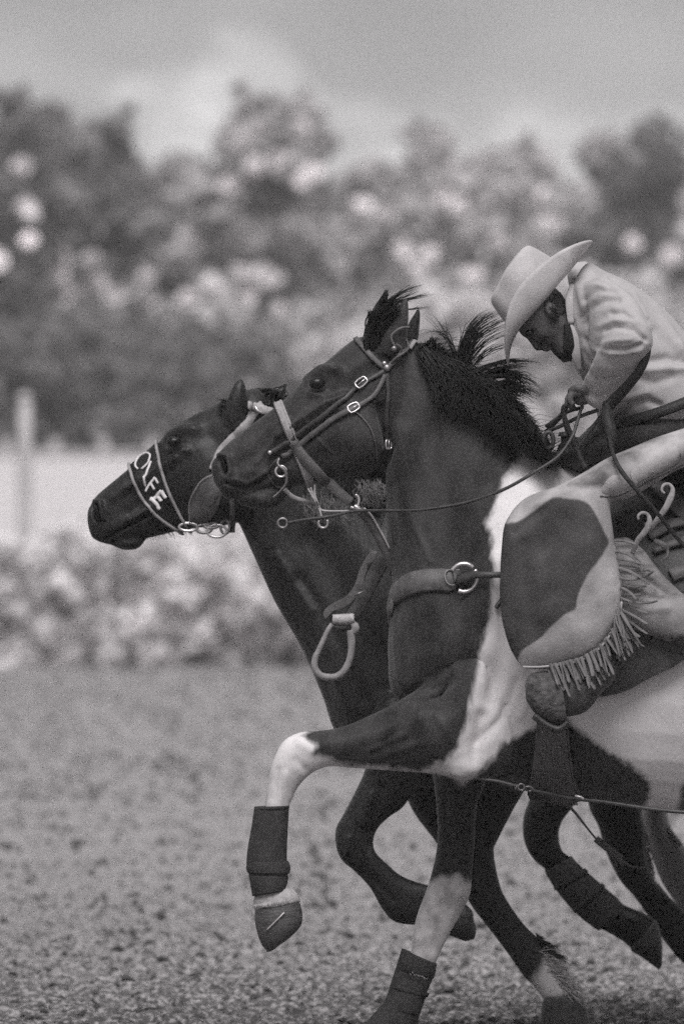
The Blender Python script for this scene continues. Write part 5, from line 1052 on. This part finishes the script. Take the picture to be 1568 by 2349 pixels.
# dark jeans / belt line seen between shirt and chaps
mb = MB(); loft(mb, [(1402,962,1392,1050,.12,-.05),(1450,955,1440,1060,.17,-.05),(1510,940,1500,1060,.18,-.03),(1570,925,1560,1060,.18,0),(1640,900,1640,1060,.18,0),(1700,900,1710,1040,.16,0)], 0); link('jeans', remesh(mb, .008, 3), m_jean, RD)
mb = MB(); Q = [W(x, y, z) for x, y, z in [(1404,978,-.14),(1430,968,-.18),(1480,955,-.2),(1530,938,-.2),(1580,918,-.19),(1640,890,-.17)]]; Q = [Vector(q) for q in cat(np.array(Q), 5)]; ribbon(mb, Q, [Vector((0, -1, .3)).normalized()] * len(Q), .03, .006); mb.build('belt', m_leatherd, RD)
# chaps
def smc(p): return [tuple(q) for q in cat(np.array(p, float), 4, True)]
mb = MB()
loft(mb, [(1720,945,1740,1100,.12,-.18),(1640,960,1650,1075,.11,-.24),(1568,982,1572,1072,.10,-.30),(1500,1005,1505,1108,.10,-.34),(1440,1030,1444,1142,.10,-.37),(1390,1052,1392,1152,.10,-.385),(1330,1088,1330,1160,.098,-.40),(1270,1120,1262,1180,.09,-.41),(1215,1150,1200,1195,.075,-.41),(1175,1175,1165,1215,.05,-.40)], -.4, ring=26)
loft(mb, [(1290,1112,1388,1092,.08),(1205,1142,1396,1140,.095),(1160,1195,1402,1190,.095),(1150,1250,1410,1245,.09),(1146,1320,1424,1310,.085),(1146,1380,1427,1380,.08),(1152,1430,1418,1425,.075),(1166,1480,1395,1462,.065),(1180,1508,1368,1495,.05),(1192,1528,1330,1518,.03)], -.42, ring=30, e=2.4)
ch = remesh(mb, .007, 4)
sculpt(ch, [([(1350,1100),(1260,1150),(1180,1220)], .012, -.008), ([(1380,1085),(1300,1125),(1240,1160)], .012, .008), ([(1330,1070),(1280,1095)], .01, -.006), ([(1230,1300),(1240,1400)], .03, .008), ([(1290,1200),(1280,1350)], .03, -.008), ([(1200,1250),(1205,1380)], .02, -.006), ([(1560,1000),(1480,1040),(1420,1070)], .010, -.006), ([(1340,1250),(1345,1330)], .03, .006)], -.42, (-1,))
co, no = arr(ch); X, Z = co[:, 0], co[:, 2]
dk = polysdf(X, Z, toplane(smc([(1130,1215),(1180,1192),(1225,1160),(1262,1132),(1310,1136),(1350,1148),(1376,1180),(1392,1215),(1404,1250),(1366,1308),(1336,1368),(1326,1404),(1292,1420),(1250,1468),(1205,1502),(1185,1540),(1120,1540)]), -.46))
thz = (Z > W(0,1120,-.42).z) & (X > W(1230,0,-.42).x); dk = dk - .012; dk = np.where(X > W(1230,0,-.42).x, np.maximum(dk, -.0030 - .35 * np.clip(W(1110,1110,-.42).z - Z, 0, 1) - .2 * np.clip(W(1300,0,-.42).x - X, 0, 1)), dk); setattr_f(ch, 'dark', dk); link('chaps', ch, m_chap, RD); chaps = [o for o in RD.children if o.name.startswith('chaps')][0]
BC = BVHTree.FromPolygons([v.co for v in ch.vertices], [tuple(p.vertices) for p in ch.polygons])
def onc(outline, off, th, m, nm, par): 
    o = onplate(BC, outline, -.46, off, th, grid=.015, dflt=-.46); return o.build(nm, m, par)
onc([(1380,1128),(1386,1108),(1402,1092),(1422,1090),(1440,1102),(1446,1114),(1430,1126),(1404,1132)], .001, .003, m_over, 'overlay', chaps)
onc([(1446,1084),(1470,1062),(1510,1040),(1550,1022),(1556,1045),(1548,1062),(1520,1080),(1480,1098),(1456,1108)], .001, .003, m_over, 'overlay', chaps)
for pts in [[(1375,1138),(1405,1140),(1440,1128),(1455,1118)],[(1456,1122),(1500,1098),(1545,1078),(1568,1066)],[(1462,1112),(1505,1088),(1552,1066),(1562,1040)]]:
    mb = MB(); Q = []
    for x, y in pts:
        w = W(x, y, -.46); h = BC.ray_cast(Vector((w.x, -5, w.z)), Vector((0, 1, 0))); 
        if h[0] is not None: Q.append(h[0] + Vector((0, -.002, 0)))
    if len(Q) > 1: tube(mb, Q, .0022, n=5, k=6); mb.build('seam', m_leatherm, chaps)
# fringe
rg = random.Random(21); mb = MB()
edge = cat([(1402,1175),(1412,1250),(1424,1310),(1427,1370),(1420,1420),(1398,1460),(1368,1494),(1330,1516),(1280,1528),(1215,1536)], 8)
ne = len(edge)
def lace(x, y, L, an, w0, curl, yb):
    Q = []; cx_, cy_ = x, y
    for j in range(7): Q.append(W(cx_, cy_, yb - .004 * j)); cx_ += math.cos(an) * L / 6; cy_ += math.sin(an) * L / 6; an += curl
    Q = [Vector(q) for q in cat(np.array(Q), 3)]; tw = rg.uniform(-.45, .45)
    ribbon(mb, Q, [Vector((math.sin(tw + .04 * j), -math.cos(tw + .04 * j), .1)).normalized() for j in range(len(Q))], [w0] * (len(Q) - 3) + [w0, w0 * .9, w0 * .7], .0014)
for i in range(46):      # broad strips along the lower edge
    t = (i + rg.uniform(.0, 1)) / 46; x = 1252 + 178 * t; y = np.interp(x, [1215, 1280, 1330, 1368, 1398, 1430], [1536, 1528, 1516, 1494, 1458, 1400]) - 8
    lace(x, y, rg.uniform(50, 92) * (1 - .2 * t), R(rg.uniform(56, 76)), rg.uniform(.005, .012), rg.uniform(-.03, .07), -.45 - .010 * (i % 3))
for i in range(20):      # thin strips flying back from the rear edge
    t = (i + rg.random()) / 20; x, y = edge[int(ne * (.10 + .42 * t))]
    lace(x - 6, y, rg.uniform(45, 92), R(rg.uniform(-14, 10) + 62 * t ** 1.5), rg.uniform(.005, .009), rg.gauss(0, .10), -.44 - .012 * (i % 2))
for i in range(8):       # long bunch hanging off the corner
    lace(1420 - i * 2, 1385 + i * 4, rg.uniform(80, 120), R(rg.uniform(68, 92)), rg.uniform(.005, .008), rg.uniform(-.08, .02), -.46)
mb.build('fringe', mat('fringe_leather', .15, rough=.75, spec=.2, var=.35, vscale=30), chaps)
mb = MB(); Q = [W(x, y, -.46) for x, y in [(1198,1530),(1240,1530),(1290,1524),(1335,1514),(1372,1490),(1402,1452),(1420,1418),(1425,1380)]]; tube(mb, Q, .0028, n=5, k=8, flat=.6); mb.build('welt', m_chapl, chaps)
# calf side of the chaps flaring behind
mb = MB(); loft(mb, [(1444,1234,1372,1256,.02),(1476,1260,1380,1315,.03),(1504,1298,1392,1375,.04),(1545,1343,1420,1425,.05),(1602,1388,1500,1462,.055),(1680,1430,1620,1500,.05)], -.37, ring=22); fl = remesh(mb, .006, 4)
m_calf = mat('chap_leather_calf', .24, rough=.7, spec=.25, var=.35, vscale=14, bump=.0012, bscale=140, v2=.07, v2scale=9, v2t=(.46, .60))
sculpt(fl, [([(1440,1270),(1480,1265)], .006, -.006), ([(1435,1290),(1490,1295)], .006, .005), ([(1400,1310),(1470,1322),(1530,1360)], .008, -.012), ([(1400,1340),(1470,1350)], .007, .008), ([(1400,1260),(1470,1255)], .006, -.008), ([(1440,1360),(1510,1375),(1568,1360)], .007, -.008), ([(1470,1400),(1530,1395)], .010, .006)], -.37); link('chap_calf', fl, m_calf, RD)
# curled thongs
for pts in [[(1450,1270,-.40),(1462,1240,-.42),(1482,1215,-.43),(1489,1195,-.43),(1484,1180,-.43),(1472,1176,-.44),(1463,1183,-.45),(1464,1192,-.45)],[(1490,1215,-.42),(1508,1190,-.44),(1526,1165,-.45),(1538,1140,-.45),(1542,1122,-.45),(1534,1111,-.45),(1522,1112,-.46),(1517,1124,-.46),(1524,1132,-.46)],[(1500,1240,-.40),(1520,1250,-.42),(1530,1262,-.42),(1530,1276,-.43),(1520,1283,-.43)]]:
    mb = MB(); Q = [Vector(q) for q in cat(np.array([W(*p) for p in pts]), 5)]; n = len(Q)
    tube(mb, Q, list(np.interp(np.linspace(0, 1, n), [0, .35, .55, 1], [.006, .009, .0045, .003])), n=0, k=10, flat=.5); mb.build('curled_thong', m_band if pts[0][0] != 1500 else m_leatherm, chaps)
mb = MB(); Q = [W(x, y, -.40) for x, y in [(1478,1205),(1500,1200),(1520,1192)]]; tube(mb, Q, .007, n=3, k=8); mb.build('thong_tie', m_leatherm, chaps)
# boot in the stirrup
mb = MB(); loft(mb, [(1214,1566,1218,1612,.032),(1240,1552,1250,1640,.042),(1290,1550,1300,1645,.044),(1340,1535,1345,1632,.042),(1375,1520,1380,1590,.038),(1400,1510,1402,1570,.03)], SYN, ring=20); loft(mb, [(1310,1440,1375,1440,.04),(1318,1520,1385,1530,.04)], SYN + .05); link('boot', remesh(mb, .006, 3), m_leather, RD)
